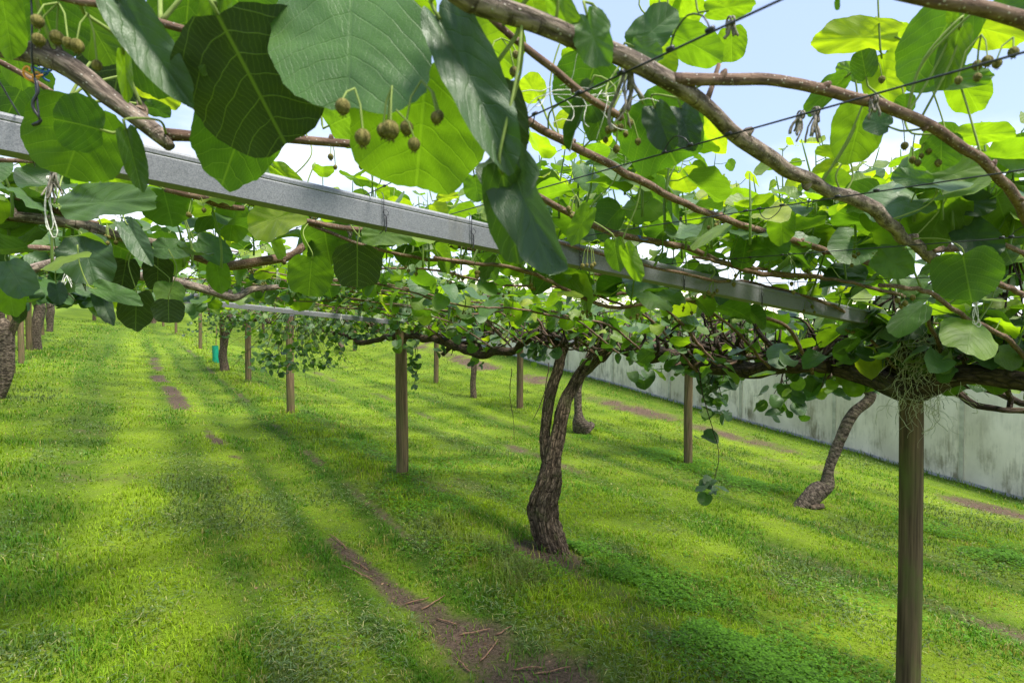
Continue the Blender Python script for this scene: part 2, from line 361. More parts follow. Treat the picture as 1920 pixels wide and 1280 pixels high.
PETC = (0.17, 0.235, 0.05, 1)
def tube(mb, P, R, ns=8, step=None, lump=0.0, lsc=1.0, rings=0.0, seed=0, cap=True, gnarl=0.0, fiss=0.0):
    P = np.asarray(P, float); R = np.broadcast_to(np.asarray(R, float), (len(P),))
    if step:
        q = spline(np.hstack([P, R[:, None]]), step); P = q[:, :3]; R = np.maximum(q[:, 3], 1e-4)
    n = len(P)
    Tn = unit(np.gradient(P, axis=0)); ref = np.array([0.3, 0.2, 1.0]) if abs(Tn[0][2]) < .8 else np.array([1.0, .2, 0])
    X = np.zeros((n, 3)); x = unit(np.cross(Tn[0], ref))
    for i in range(n):
        x = unit(x - Tn[i] * np.dot(x, Tn[i])); X[i] = x
    Y = np.cross(Tn, X); s = np.concatenate([[0], np.cumsum(np.linalg.norm(np.diff(P, axis=0), axis=1))])
    if gnarl:
        gf = min(40.0, .17 / max(R.mean(), 1e-3))
        P = P + gnarl * ((vnoise(s * gf, s * 0 + seed, 1) - .5)[:, None] * X + (vnoise(s * gf, s * 0 + seed, 2) - .5)[:, None] * Y) * R[:, None] * 2
    th = np.linspace(0, 2 * math.pi, ns, endpoint=False)
    ct, st_ = np.cos(th), np.sin(th)
    rr = np.repeat(R[:, None], ns, 1)
    if lump:
        f = lsc / max(R.mean(), 1e-3)
        l = fbm(s[:, None] * f * .22 + ct[None] * 1.3 + 31 * seed, st_[None] * 1.3 + s[:, None] * f * .12 + 9.1, seed, 3) - .5
        l2 = fbm(th[None] * 2.2 + 5 * ct[None] + s[:, None] * 1.0, s[:, None] * f * .8, seed + 5, 3) - .5
        rr = rr * (1 + lump * 2 * l + lump * .9 * l2)
    if rings: rr = rr * (1 + .018 * np.abs(np.sin(s[:, None] * rings + 2 * vnoise(ct[None] * 1.5, s[:, None] * 4, 4))))
    if fiss:                                                      # flaky plates and long fissures of old bark
        rg = 1 - 2 * np.abs(fbm(th[None] * 0 + 3.2 * ct[None] + 9 + .8 * s[:, None], 3.2 * st_[None] + 1.6 * s[:, None], seed + 2, 3) - .5)
        r2 = 1 - 2 * np.abs(fbm(7 * ct[None] + 20 + 2 * s[:, None], 7 * st_[None] + 7 * s[:, None], seed + 8, 2) - .5)
        big = fbm(1.1 * ct[None] + 4 * s[:, None] + 3, 1.1 * st_[None] - 2.5 * s[:, None] + 8, seed + 4, 2) - .5
        rr = rr * (1 + fiss * (1.6 * (rg - .75) + .8 * (r2 - .75) + 1.9 * big))
    V = P[:, None] + X[:, None] * (rr * ct)[..., None] + Y[:, None] * (rr * st_)[..., None]
    U = np.stack([rr * ct, rr * st_, np.repeat(s[:, None], ns, 1) + seed * 1.37], -1)
    i = np.arange(n - 1)[:, None] * ns; j = np.arange(ns)[None]; jn = (j + 1) % ns
    Q = np.stack([i + j, i + jn, i + ns + jn, i + ns + j], -1).reshape(-1, 4)
    T = []
    V = V.reshape(-1, 3); U = U.reshape(-1, 3)
    if cap:
        V = np.vstack([V, P[0], P[-1]]); U = np.vstack([U, [0, 0, 0], [0, 0, s[-1]]]); a, e = n * ns, n * ns + 1
        for k in range(ns): T.append((a, (k + 1) % ns, k)); T.append((e, (n - 1) * ns + k, (n - 1) * ns + (k + 1) % ns))
    mb.add(V, Q, T, C=PETC, U=U); return mb

# leaf templates: base at the origin, tip towards +y, unit length and width
def leaf_tpl(K, N, fold=.15, curl=.2, wave=.03, seed=0, notch=.2, tip=.05, asp=1.0, roll=0.0, side=0.0):
    r = np.random.default_rng(seed)
    th = np.linspace(0, 2 * math.pi, N, endpoint=False) - math.pi / 2
    d0 = np.abs((th + math.pi / 2 + math.pi) % (2 * math.pi) - math.pi); d1 = np.abs((th - math.pi / 2 + math.pi) % (2 * math.pi) - math.pi)
    rad = .5 * (1 - notch * np.exp(-(d0 / .3) ** 2) + tip * np.exp(-(d1 / .22) ** 2) + (.02 * np.sin(2 * th + r.uniform(0, 6))) + .018 * np.sin(5 * th + r.uniform(0, 6)) + .012 * np.sin(11 * th + r.uniform(0, 6)))
    rad = rad * (np.abs(np.cos(th)) ** 2.5 + np.abs(np.sin(th)) ** 2.5) ** (-1 / 2.5)
    if N > 40: rad = rad * (1 + .010 * np.sin(34 * th + r.uniform(0, 6)))
    ks = (np.arange(1, K + 1) / K)
    x = (ks[:, None] * (rad * np.cos(th))[None]).ravel(); y = (.5 - .5 * notch * .0 + ks[:, None] * (rad * np.sin(th))[None]).ravel()
    x = np.concatenate([[0], x]); y = np.concatenate([[.5], y]); rr = np.concatenate([[0], np.repeat(ks, N)]); tt = np.concatenate([[0], np.tile(th, K)])
    y = y - (0.5 - .5 * (1 - notch))
    ph = r.uniform(0, 6)
    z = fold * (np.sqrt(x * x + .0025) - .05) * 1.5 + wave * rr ** 2 * np.sin(4 * tt + ph) + wave * .6 * rr ** 2 * np.sin(9 * tt + 2 * ph)
    z = z - roll * x * x * 2.2 + side * x
    # corrugation between side veins
    if K >= 4:
        p = (y - .42 * np.abs(x) - .95 * x * x) * 6.3
        z = z + .006 * np.sin(2 * math.pi * p) * np.minimum(1, rr * 1.3) * (1 - rr ** 3)
    U = np.stack([x, y, np.zeros_like(x) + seed], -1)
    # bend the blade down towards its tip
    if abs(curl) > 1e-4:
        k = curl * 2.0; a = y * k
        yy = np.sin(a) / k - z * np.sin(a); zz = -(1 - np.cos(a)) / k + z * np.cos(a); y, z = yy, zz
    x = x * asp
    V = np.stack([x, y, z], -1)
    T = [(0, 1 + k, 1 + (k + 1) % N) for k in range(N)]; Q = []
    for a in range(K - 1):
        for k in range(N): Q.append((1 + a * N + k, 1 + (a + 1) * N + k, 1 + (a + 1) * N + (k + 1) % N, 1 + a * N + (k + 1) % N))
    return V, np.array(Q).reshape(-1, 4), np.array(T), U
def variants(K, N, n, s0):
    r = np.random.default_rng(s0); o = []
    for i in range(n):
        o.append(leaf_tpl(K, N, r.uniform(.02, .42), r.uniform(-.12, .55), r.uniform(.02, .06), s0 + i, r.uniform(.1, .3), r.uniform(0, .1), r.uniform(.86, 1.05), r.uniform(-.12, .3)))
    return o
LOD = [variants(6, 30, 10, 100), variants(3, 14, 8, 200), variants(1, 8, 6, 300)]

def put_leaves(mb, P, Y, N, Sz, C, lod=None):
    P = np.asarray(P, float).reshape(-1, 3)
    if not len(P): return
    Y = unit(np.asarray(Y, float).reshape(-1, 3)); N = np.asarray(N, float).reshape(-1, 3)
    Sz = np.broadcast_to(np.asarray(Sz, float), (len(P),)); C = np.asarray(C, float).reshape(-1, 3)
    X = unit(np.cross(Y, N)); N = np.cross(X, Y)
    d = np.linalg.norm(P - CAM, axis=1)
    lv = np.where(d < 2.2, 0, np.where(d < 7, 1, 2)) if lod is None else np.full(len(P), lod)
    var = RNG.integers(0, 1000, len(P))
    for l in range(3):
        for v in range(len(LOD[l])):
            k = np.where((lv == l) & (var % len(LOD[l]) == v))[0]
            if not len(k): continue
            TV, TQ, TT, TU = LOD[l][v]; m = len(TV)
            W_ = P[k][:, None] + Sz[k][:, None, None] * (TV[None, :, 0:1] * X[k][:, None] + TV[None, :, 1:2] * Y[k][:, None] + TV[None, :, 2:3] * N[k][:, None])
            off = (np.arange(len(k)) * m)[:, None, None]
            Q = (TQ[None] + off).reshape(-1, 4) if len(TQ) else None
            T = (TT[None] + off).reshape(-1, 3)
            Cc = np.ones((len(k), m, 4)); Cc[:, :, :3] = C[k][:, None]; Cc[:, :, 3] = np.clip(C[k][:, 1:2] / .20, .5, 1.0)
            U = np.repeat(TU[None], len(k), 0).copy(); U[:, :, 2] += RNG.uniform(0, 40, len(k))[:, None]
            mb.add(W_.reshape(-1, 3), Q, T, Cc.reshape(-1, 4), U.reshape(-1, 3))

DARK = np.array([0.026, 0.075, 0.013]); MIDG = np.array([0.055, 0.125, 0.018]); LIME = np.array([0.185, 0.270, 0.020]); YEL = np.array([0.29, 0.34, 0.03])
def leaf_cols(n, young):
    """young 0..1 per leaf: mature dark green to fresh yellow green"""
    y = np.clip(young + RNG.normal(0, .12, n), 0, 1)[:, None]
    c = np.where(y < .4, DARK + (MIDG - DARK) * y / .4, np.where(y < .8, MIDG + (LIME - MIDG) * (y - .4) / .4, LIME + (YEL - LIME) * (y - .8) / .2))
    return c * RNG.uniform(.85, 1.15, (n, 1))

# ------------------------------------------------------------------ ground sheet
def dirt_mask(x, y):
    n, t = nt_of(np.asarray(x, float), np.asarray(y, float))
    w = .35 * (fbm(t * .3, t * 0 + 4, 21, 3) - .5)
    pat = fbm(x * 1.1, y * 1.1, 40, 4); pat2 = fbm(x * 3.5, y * 3.5, 50, 3)
    m = 0
    k = np.clip((3.6 - t) / 1.2, 0, 1)
    cen = np.interp(t, [1.5, 2.4, 3.2, 4.3, 7, 10, 16, 30], [1.72, 1.64, 1.47, 1.31, 1.05, .75, .5, .5])
    br = np.clip((fbm(t * 1.15 + 3, n * 1.5, 17, 3) - np.where(t < 8, .47, .40)) * 6, 0, 1); br = np.maximum(br, np.clip((4.5 - t) * 1.2, 0, 1) * np.clip((fbm(t * 3, n * 4, 23, 2) - .3) * 5, .35, 1))
    br = np.maximum(br, np.clip((3.3 - t) * 3, 0, .9)); wid = .075 + .24 * k + .09 * np.clip((t - 8) / 4, 0, 1)
    m = m + 1.35 * gauss(n - cen - w * .5 - .05 * (fbm(t * 2.5, n * 2.5, 29, 2) - .5), wid) * br * np.clip((24 - t) * .3, 0, 1)
    m = m + .75 * gauss(n - 1.84 - w * .25, .07) * np.clip((fbm(t * 1.1, t * 0 + 5, 19, 2) - .3) * 3, 0, 1) * np.clip((t - 3.5), 0, 1)
    for c, wd, sw in ((5.05, .16, .62), (6.4, .14, .45), (-.55, .12, .3), (9.9, .5, .95), (2.62, .22, .5), (1.1, .12, .28)):
        along = fbm(t * .55 + 3 * wd, t * 0 + sw * 7, int(wd * 100), 2)
        m = m + sw * gauss(n - c - w, wd) * np.clip((along - .30) * 3.2, 0, 1)
    m = m + np.clip((pat - .70) * 4, 0, .4)
    hx, hy, _ = HERO_BASE
    m = m + .9 * gauss(np.hypot(x - hx, y - hy), .28)
    return np.clip(m * (.35 + 1.25 * pat2), 0, 1)
HERO_BASE = G(1035, 1050)
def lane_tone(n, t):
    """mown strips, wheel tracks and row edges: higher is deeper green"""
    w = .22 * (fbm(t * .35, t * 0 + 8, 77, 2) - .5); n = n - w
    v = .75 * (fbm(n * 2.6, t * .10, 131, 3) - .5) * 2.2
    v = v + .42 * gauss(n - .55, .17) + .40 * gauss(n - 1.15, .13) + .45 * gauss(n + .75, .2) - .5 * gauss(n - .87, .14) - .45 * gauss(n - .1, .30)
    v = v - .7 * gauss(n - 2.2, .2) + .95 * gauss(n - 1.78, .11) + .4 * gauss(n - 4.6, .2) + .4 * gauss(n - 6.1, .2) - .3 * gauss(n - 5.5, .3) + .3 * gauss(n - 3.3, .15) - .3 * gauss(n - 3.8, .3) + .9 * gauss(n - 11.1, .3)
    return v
def axis(lo, hi, a, b, fine):
    """coordinates: fine steps between a and b, growing outside"""
    v = list(np.arange(a, b, fine)); s = fine; q = b
    while q < hi: v.append(q); s *= 1.13; q += s
    v.append(hi); s = fine; q = a - fine; l = []
    while q > lo: l.append(q); s *= 1.13; q -= s
    l.append(lo); return np.array(l[::-1] + v)
xs = axis(-700, 700, -15, 7.5, .075); ys = axis(-60, 900, 1.6, 24, .075)
XX, YY = np.meshgrid(xs, ys); ZZ = gz(XX, YY)
nx, ny = len(xs), len(ys)
gi = (np.arange(ny - 1)[:, None] * nx + np.arange(nx - 1)[None]).reshape(-1)
gm = MB(); gm.add(np.stack([XX, YY, ZZ], -1).reshape(-1, 3), np.stack([gi, gi + 1, gi + nx + 1, gi + nx], -1))
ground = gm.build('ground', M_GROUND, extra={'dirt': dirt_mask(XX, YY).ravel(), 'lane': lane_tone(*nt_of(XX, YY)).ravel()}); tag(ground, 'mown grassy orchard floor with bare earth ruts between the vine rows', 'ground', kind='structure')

# ------------------------------------------------------------------ grass
def clip_field(x, y):
    n, t = nt_of(x, y); return .55 * fbm(x * 1.3 + 40, y * 1.3, 91, 3) + .45 * fbm(n * 3.2, t * .45, 95, 3)
def make_grass():
    NBL = 420000
    u = RNG.uniform(0, 1, NBL); d = 1.5 * (48 / 1.5) ** u; an = RNG.uniform(-1.0, 1.0, NBL) * math.radians(56)
    x = d * np.sin(an); y = d * np.cos(an)
    dm = dirt_mask(x, y); keep = (dm < .40 + .9 * (fbm(x * 6, y * 6, 33, 3) - .5) + RNG.uniform(-.25, .25, NBL)) | (RNG.uniform(0, 1, NBL) < .13)
    n, t = nt_of(x, y); keep &= (n < 11.30)
    x, y, d, n, t = x[keep], y[keep], d[keep], n[keep], t[keep]; N = len(x)
    clump = fbm(x * 2.2, y * 2.2, 61, 4); big = fbm(x * .5, y * .5, 71, 3); fine = fbm(x * 7, y * 7, 81, 2)
    # mown lanes are shorter than the strip under the vines
    strip = gauss(n - 2.5, .55) + 1.3 * gauss(n - 2.12, .16) + 2.6 * gauss(n - 11.15, .16) + gauss(n - 7.4, .55) + gauss(n + 1.9, .5)
    hgt = (.010 + .038 * np.clip(clump * 2.2 - .65, 0, 1) + .02 * strip) * RNG.uniform(.55, 1.4, N) * (1 + d * .012)
    wd = (.0022 + .00075 * d) * RNG.uniform(.7, 1.4, N)
    a = RNG.uniform(0, 2 * math.pi, N); lean = RNG.uniform(.25, 1.25, N)
    dx, dy = np.cos(a), np.sin(a); sx, sy = -dy, dx
    z = gz(x, y) - .003
    def pt(f, w, l): return np.stack([x + dx * l * hgt + sx * w * wd, y + dy * l * hgt + sy * w * wd, z + f * hgt], -1)
    V = np.stack([pt(0, -.5, 0), pt(0, .5, 0), pt(.62, .4, lean * .3), pt(.62, -.4, lean * .3), pt(1.0 - .25 * (lean > .9), 0, lean)], 1)
    off = (np.arange(N) * 5)[:, None]
    Q = off + np.array([[0, 1, 2, 3]]); T = off + np.array([[3, 2, 4]])
    lime = np.array([.265, .390, .012]); deep = np.array([.075, .205, .008]); straw = np.array([.34, .31, .095]); blue = np.array([.11, .155, .05])
    k = np.clip((clump - .5) * 3.0 + (big - .5) * 1.5 + .40 + RNG.normal(0, .2, N), 0, 1)[:, None]
    c = lime * (1 - k) + deep * k
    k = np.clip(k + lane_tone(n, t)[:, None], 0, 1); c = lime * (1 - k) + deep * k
    s = (RNG.uniform(0, 1, N) < .05 + .45 * np.clip((fine - .56) * 6, 0, 1) * (big > .42))[:, None]
    c = np.where(s, straw, c)
    cl = np.clip((clip_field(x, y) - .53) * 9, 0, 1)[:, None] * .8       # patches of drying clippings
    c = c * (1 - cl) + blue * cl
    c = c * RNG.uniform(.55, 1.45, (N, 1))
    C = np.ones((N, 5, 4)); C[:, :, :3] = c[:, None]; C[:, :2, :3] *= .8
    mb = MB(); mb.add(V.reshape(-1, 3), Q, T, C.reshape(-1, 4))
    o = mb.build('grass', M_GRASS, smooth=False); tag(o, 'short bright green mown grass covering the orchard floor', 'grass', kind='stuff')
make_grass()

def make_clippings():
    """cut grass left lying in mats and dry bits on the bare earth"""
    N = 90000; d = 1.6 * (14 / 1.6) ** RNG.uniform(0, 1, N); an = RNG.uniform(-1, 1, N) * math.radians(55); x = d * np.sin(an); y = d * np.cos(an)
    f = clip_field(x, y); n, t = nt_of(x, y); dm = dirt_mask(x, y)
    keep = ((f > .52 + RNG.uniform(-.05, .09, N)) | (RNG.uniform(0, 1, N) < .05)) & (n < 11) & (dm < .6); x, y, d = x[keep], y[keep], d[keep]; N = len(x)
    a = RNG.uniform(0, 6.283, N) + .0; L_ = RNG.uniform(.018, .06, N); w = .0012 + .0004 * d; h = gz(x, y) + RNG.uniform(.012, .045, N); bend = RNG.uniform(-.5, .5, N)
    dx, dy = np.cos(a), np.sin(a); ex, ey = np.cos(a + bend), np.sin(a + bend); z1 = RNG.uniform(-.3, .3, N) * L_
    p0 = np.stack([x, y, h], -1); p1 = p0 + np.stack([dx * L_ * .5, dy * L_ * .5, z1 * .5 + .004], -1); p2 = p1 + np.stack([ex * L_ * .5, ey * L_ * .5, z1 * .5 - .006], -1)
    sv = np.stack([-dy * w, dx * w, 0 * w], -1)
    V = np.stack([p0 - sv, p0 + sv, p1 + sv, p1 - sv, p2], 1); off = (np.arange(N) * 5)[:, None]
    c = np.where(RNG.uniform(0, 1, (N, 1)) < .2, np.array([.36, .36, .15]), np.array([.16, .235, .095])) * RNG.uniform(.5, 1.3, (N, 1)); C = np.ones((N, 5, 4)); C[:, :, :3] = c[:, None]
    mb = MB(); mb.add(V.reshape(-1, 3), off + np.array([[0, 1, 2, 3]]), off + np.array([[3, 2, 4]]), C.reshape(-1, 4))
    tag(mb.build('grass_clippings', M_GRASS, smooth=False), 'grey green mats of cut grass lying on the lawn', 'grass clippings', kind='stuff')
    N = 60000; x = RNG.uniform(-6, 8, N); y = RNG.uniform(1.5, 16, N); keep = (dirt_mask(x, y) > .42) & (RNG.uniform(0, 1, N) < np.clip(6 / y, .3, 1)); x, y = x[keep], y[keep]; N = len(x)
    s_ = RNG.uniform(.003, .013, N)[:, None]; z = gz(x, y) + .004; p = np.stack([x, y, z], -1); A = unit(RNG.normal(0, 1, (N, 3)) * [1, 1, .35]); B = unit(RNG.normal(0, 1, (N, 3)) * [1, 1, .5])
    V = np.stack([p - A * s_, p + B * s_ * .5, p + A * s_, p - B * s_ * .5 + [0, 0, .003]], 1)
    c = np.array([.16, .10, .06]) * RNG.uniform(.25, 2.0, (N, 1)); C = np.ones((N, 4, 4)); C[:, :, :3] = c[:, None]
    mb = MB(); mb.add(V.reshape(-1, 3), (np.arange(N) * 4)[:, None] + np.array([[0, 1, 2, 3]]), None, C.reshape(-1, 4))
    tag(mb.build('leaf_litter', M_LITTER, smooth=False), 'crumbs of soil and dead leaf bits on the bare earth', 'litter', kind='stuff')
def litter_material():
    m, t = mat('dry_litter'); b = NB(t); pb = b.n('ShaderNodeBsdfPrincipled', {'Base Color': b.attr('col').outputs['Color'], 'Roughness': 0.95, 'Specular IOR Level': 0.1}); b.n('ShaderNodeOutputMaterial', {0: pb.outputs[0]}); return m
M_LITTER = litter_material()
make_clippings()
def make_clover():
    P = []
    N = 26000
    n = (2.78 + RNG.normal(0, .2, N))[:16000]; t = RNG.uniform(.8, 3.6, N)[:16000] 
    n2 = 2.3 + RNG.normal(0, .28, N); t2 = RNG.uniform(3.5, 22, N)
    n3 = (3.6 + RNG.normal(0, .9, N))[:9000]; t3 = RNG.uniform(-.5, 7, N)[:9000]
    n4 = 7.1 + RNG.normal(0, .3, N); t4 = RNG.uniform(0, 9, N)
    n = np.concatenate([n, n2, n3, n4]); t = np.concatenate([t, t2, t3, t4])
    x, y = NTt(n, t); f = fbm(x * 1.7, y * 1.7, 111, 3)
    keep = (f > .46 + RNG.uniform(0, .14, len(x))) & (dirt_mask(x, y) < .6) & (y > 1.3) & (RNG.uniform(0, 1, len(x)) < np.clip(7 / (y + .1), .15, 1)); x, y, f = x[keep], y[keep], f[keep]; N = len(x)
    h = (.010 + .09 * (f - .5) + .014) * RNG.uniform(.3, 1.5, N)
    z = gz(x, y) + h; sz = RNG.uniform(.010, .019, N) * (1 + .04 * y)
    a = RNG.uniform(0, 6.283, N)
    mb = MB()
    for k in range(3):                                            # three leaflets each
        b = a + k * 2.094; dx, dy = np.cos(b), np.sin(b); dz = RNG.uniform(-.3, .45, N)
        sx, sy = -dy, dx
        c0 = np.stack([x, y, z], -1); Dv = np.stack([dx, dy, dz], -1); Sv = np.stack([sx, sy, 0 * sx], -1); s = sz[:, None]
        V = np.stack([c0, c0 + s * (Dv * .55 - Sv * .42), c0 + s * Dv, c0 + s * (Dv * .55 + Sv * .42)], 1)
        Q = (np.arange(N) * 4)[:, None] + np.array([[0, 3, 2, 1]])
        c = np.array([.10, .235, .014]) * RNG.uniform(.6, 1.6, (N, 1)); C = np.ones((N, 4, 4)); C[:, :, :3] = c[:, None]
        mb.add(V.reshape(-1, 3), Q, None, C.reshape(-1, 4))
    o = mb.build('clover', M_GRASS, smooth=False); tag(o, 'low clover and weeds growing along the foot of the vine row', 'clover', kind='stuff')
make_clover()

# ------------------------------------------------------------------ greenhouse wall on the bank
def greenhouse():
    nW = 11.35; t0, t1 = -9.0, 34.0
    x0, y0 = NTt(nW, 3.0); root = thing('greenhouse', 'long low greenhouse clad in stained pale film behind the far vine row', 'greenhouse', (x0, y0, float(base_z(x0, y0))))
    HW = 2.3; ts = np.arange(t0, t1, .25)
    mb = MB(); zs = np.linspace(0, HW, 8); V = []; U = []
    for t in ts:
        x, y = NTt(nW, t); g = float(base_z(x, y)) - .05
        for z in zs: b_ = .018 * math.sin(t * 3.07 + .9) * math.sin(z * 1.36) + .008 * math.sin(t * 7.3 + z * 2); V.append((x + RX * b_, y + RY * b_, g + z)); U.append((t, 0, z))
    m = len(zs); Q = [(i * m + j, i * m + j + 1, (i + 1) * m + j + 1, (i + 1) * m + j) for i in range(len(ts) - 1) for j in range(m - 1)]
    mb.add(V, Q, None, None, U); mb.build('wall', M_FILM, root)
    # roof and back so that it is a building
    mb = MB(); V = []; U = []
    prof = [(-.08, HW - .03), (1.2, HW + .35), (3.2, HW + .55), (5.2, HW + .35), (6.5, HW - .03), (6.5, 0)]
    for t in ts:
        xw, yw = NTt(nW, t); g = float(base_z(xw, yw)) - .05
        for dn, z in prof:
            x, y = NTt(nW + dn, t); V.append((x, y, g + z)); U.append((t, 0, 1.6 + z))
    m = len(prof); Q = [(i * m + j, i * m + j + 1, (i + 1) * m + j + 1, (i + 1) * m + j) for i in range(len(ts) - 1) for j in range(m - 1)]
    mb.add(V, Q, None, None, U); mb.build('roof', M_FILM, root)
    for t in np.arange(t0 + .4, t1, 2.05):
        mb = MB(); x, y = NTt(nW - .026, t); g = float(base_z(x, y)); w = .03
        ax_, ay_ = -RY * w, RX * w
        b = [(x - ax_, y - ay_), (x + ax_, y + ay_), (x + ax_ + RX * .022, y + ay_ + RY * .022), (x - ax_ + RX * .022, y - ay_ + RY * .022)]
        V = [(p[0], p[1], g + z) for z in (-.05, HW - .06) for p in b]
        mb.add(V, [(0, 1, 5, 4), (1, 2, 6, 5), (2, 3, 7, 6), (3, 0, 4, 7), (4, 5, 6, 7)], None, None, [(t, 0, 1.3 + q[2] - g) for q in V]); mb.build('wall_stud', M_STUD, root, smooth=False)
    mb = MB(); V = []
    for t in ts:
        x, y = NTt(nW - .06, t); g = float(gz(x, y))
        for dn, z in ((0, -.06), (0, .03), (.055, .035)): xx, yy = NTt(nW - .06 + dn, t); V.append((xx, yy, g + z))
    Q = [(i * 3 + j, i * 3 + j + 1, (i + 1) * 3 + j + 1, (i + 1) * 3 + j) for i in range(len(ts) - 1) for j in range(2)]
    mb.add(V, Q); mb.build('base_rail', simple('weathered_rail', (0.24, 0.24, 0.22), 0.9, 0, .3, 6), root)
M_STUD = simple('grey_green_stud', (0.44, 0.42, 0.31), 0.6, 0, .2, 8)
greenhouse()

# ------------------------------------------------------------------ posts
POSTS = []
def post(px, py, dia, label, height=1.84, lean=0.0, at=None):
    b = G(px, py) if at is None else np.array([at[0], at[1], float(base_z(at[0], at[1]))])
    z0 = float(gz(b[0], b[1])); s = len(POSTS)
    root = thing('timber_post', label, 'post', (b[0], b[1], z0), 'round timber posts carrying the trellis')
    mb = MB(); n = 26; zz = np.linspace(-.08, height, n); r = dia / 2 * (1.04 - .06 * zz / height) 
    P = np.stack([b[0] + lean * zz / height + .004 * np.sin(zz * 3 + s), b[1] + .004 * np.cos(zz * 2.3 + s), z0 + zz], -1)
    tube(mb, P, r, ns=22, lump=.03, lsc=.4, seed=s + 3)
    mb.build('shaft', M_POSTG if px is None else M_POST, root)
    mb = MB()                                                     # steel strap that fixes the beam to the post head
    top = P[-1]; tube(mb, [top + [0, 0, -.16], top + [0, 0, -.13]], [r[-1] + .004] * 2, ns=22, cap=False); mb.build('strap', M_GALV, root)
    POSTS.append((b, z0, top)); return root
P_SPEC = [
    (None, None, .078, 'thick green stained timber post in front right, hung with beard lichen', (1.518, 2.16)),
    (754, 905, .128, 'tall bare timber post just left of the forked vine trunk', None),
    (545, 780, .128, 'timber post half hidden by the leafy clump left of the tall bare post', None),
    (466, 720, .14, 'timber post right of the stubby dark trunk and the green guard', None),
    (417, 697, .13, 'dim timber post standing right against the stubby dark trunk', None),
    (376, 657, .14, 'timber post left of the green guard, beside the grass lane', None),
    (330, 626, .14, 'slim far post, second along the lane beyond the green guard', None),
    (306, 612, .15, 'slim far post, third along the lane beyond the green guard', None),
    (292, 604, .16, 'slim distant post, fourth along the lane beyond the green guard', None),
    (1290, 868, .128, 'timber post in front of the greenhouse beside the dangling shoot', None),
    (975, 765, .15, 'pale grey timber post behind and left of the forked trunk', None),
    (818, 718, .14, 'brown timber post behind, right of the tall bare post', None),
    (665, 657, .16, 'short looking far post between the leafy clump and the tall bare post', None),
    (40, 682, .12, 'pale grey post at the left edge of the grass lane', None),
    (55, 657, .15, 'brown post touching the far ringed trunk left of the lane', None),
    (79, 628, .15, 'brown far post left of the lane beyond the ringed trunks', None),
    (22, 700, .13, 'post hidden behind the big ringed trunk at the left edge', None)]
for px, py, dia, lab, at in P_SPEC:
    post(px, py, dia, lab, at=at, height=1.84 if at is None else 1.80)

# ------------------------------------------------------------------ steel beams across the rows
BD = unit(np.array([1600.0, 1070.0, -179.0]))
def beam(anchor, L0, L1, label):
    """C section 50 x 42 mm; anchor is a point on its top front edge"""
    a = np.asarray(anchor, float); fr = unit(np.cross(BD, [0, 0, 1.0]))      # towards the camera side (front)
    if np.dot(fr, CAM - a) < 0: fr = -fr
    up = unit(np.cross(fr, BD)); up = up if up[2] > 0 else -up
    h, w, tk, lip = .047, .038, .0022, .012
    o = a + BD * L0
    root_loc = o
    prof = [(0, 0), (0, -h), (-w, -h), (-w, -h + lip), (-w + tk, -h + lip), (-w + tk, -h + tk), (-tk, -h + tk), (-tk, -.004 - tk), (-tk - .002, -tk), (-w + tk, -tk), (-w + tk, -lip), (-w, -lip), (-w, 0)]
    prof[0:1] = [(-.003, .0), (0, -.004), (0, -.009), (-.0012, -.0105), (-.0002, -.012)]
    n = len(prof); mb = MB(); V = []
    for e in (L0, L1):
        for p, q in prof: V.append(a + BD * e + fr * p + up * q)
    Q = [(i, (i + 1) % n, n + (i + 1) % n, n + i) for i in range(n)]
    mb.add(V, Q, None, None)
    o_ = mb.build('steel_beam', M_GALV, origin=root_loc, smooth=False); tag(o_, label, 'beam', 'steel beams crossing the trellis'); return o_
anch1 = CAM + ray(1712, 601) * 2.16 / 1.0
beam(anch1, -3.6, .12, 'galvanised steel beam slanting close overhead from upper left to the lichen hung post')
b754 = G(754, 905); anch2 = np.array([b754[0], b754[1], 0]); anch2[2] = CAMZ + .085
beam(anch2, -4.3, 4.6, 'galvanised steel beam glimpsed behind leaves, meeting the tall bare post')
for ip, lab in ((2, 'steel beam over the post behind the leafy clump'), (3, 'steel beam over the post right of the stubby trunk')):
    t_ = POSTS[ip][2]; beam(t_ + np.array([0, 0, .05]), -4.3, 4.6, lab)

# ------------------------------------------------------------------ wires along the rows
WN = [(-1.35, 'w'), (-.95, 'w'), (-.55, 'w'), (-.12, 'first thin wire, the one crossing the beam at the far upper left'), (.343, 'dark wire crossing the beam over the big curled leaf'), (.51, 'dark clip studded wire running above the long hanging leaf'),
      (.78, 'dark wire with many black clips running across the right side sky'), (1.12, 'dark wire low in the right side leaves, next after the clip studded one'), (1.48, 'w'), (1.85, 'w'), (3.1, 'w'), (3.6, 'w'), (4.1, 'w'), (4.7, 'w'), (5.6, 'w'), (6.2, 'w'), (6.8, 'w'), (8.1, 'w'), (8.8, 'w')]
def wire_pt(n, t, dz=1.885):
    x, y = NTt(n, t); return np.array([x, y, float(base_z(x, y)) + dz])
for n_, lab in WN:
    ts = np.concatenate([np.arange(-4, 6, .25), np.arange(6, 62, 1.0)])
    P = np.array([wire_pt(n_, t, 1.885 - .012 * math.sin((t - .96) / 4.9 * math.pi) ** 2) for t in ts])
    mb = MB(); tube(mb, P, .0009, ns=6, cap=False)
    o = mb.build('support_wire', M_WIRE)
    if lab == 'w': tag(o, 'thin dark trellis wire among the leaves', 'wire', 'unremarkable trellis wires')
    else: tag(o, lab, 'wire')

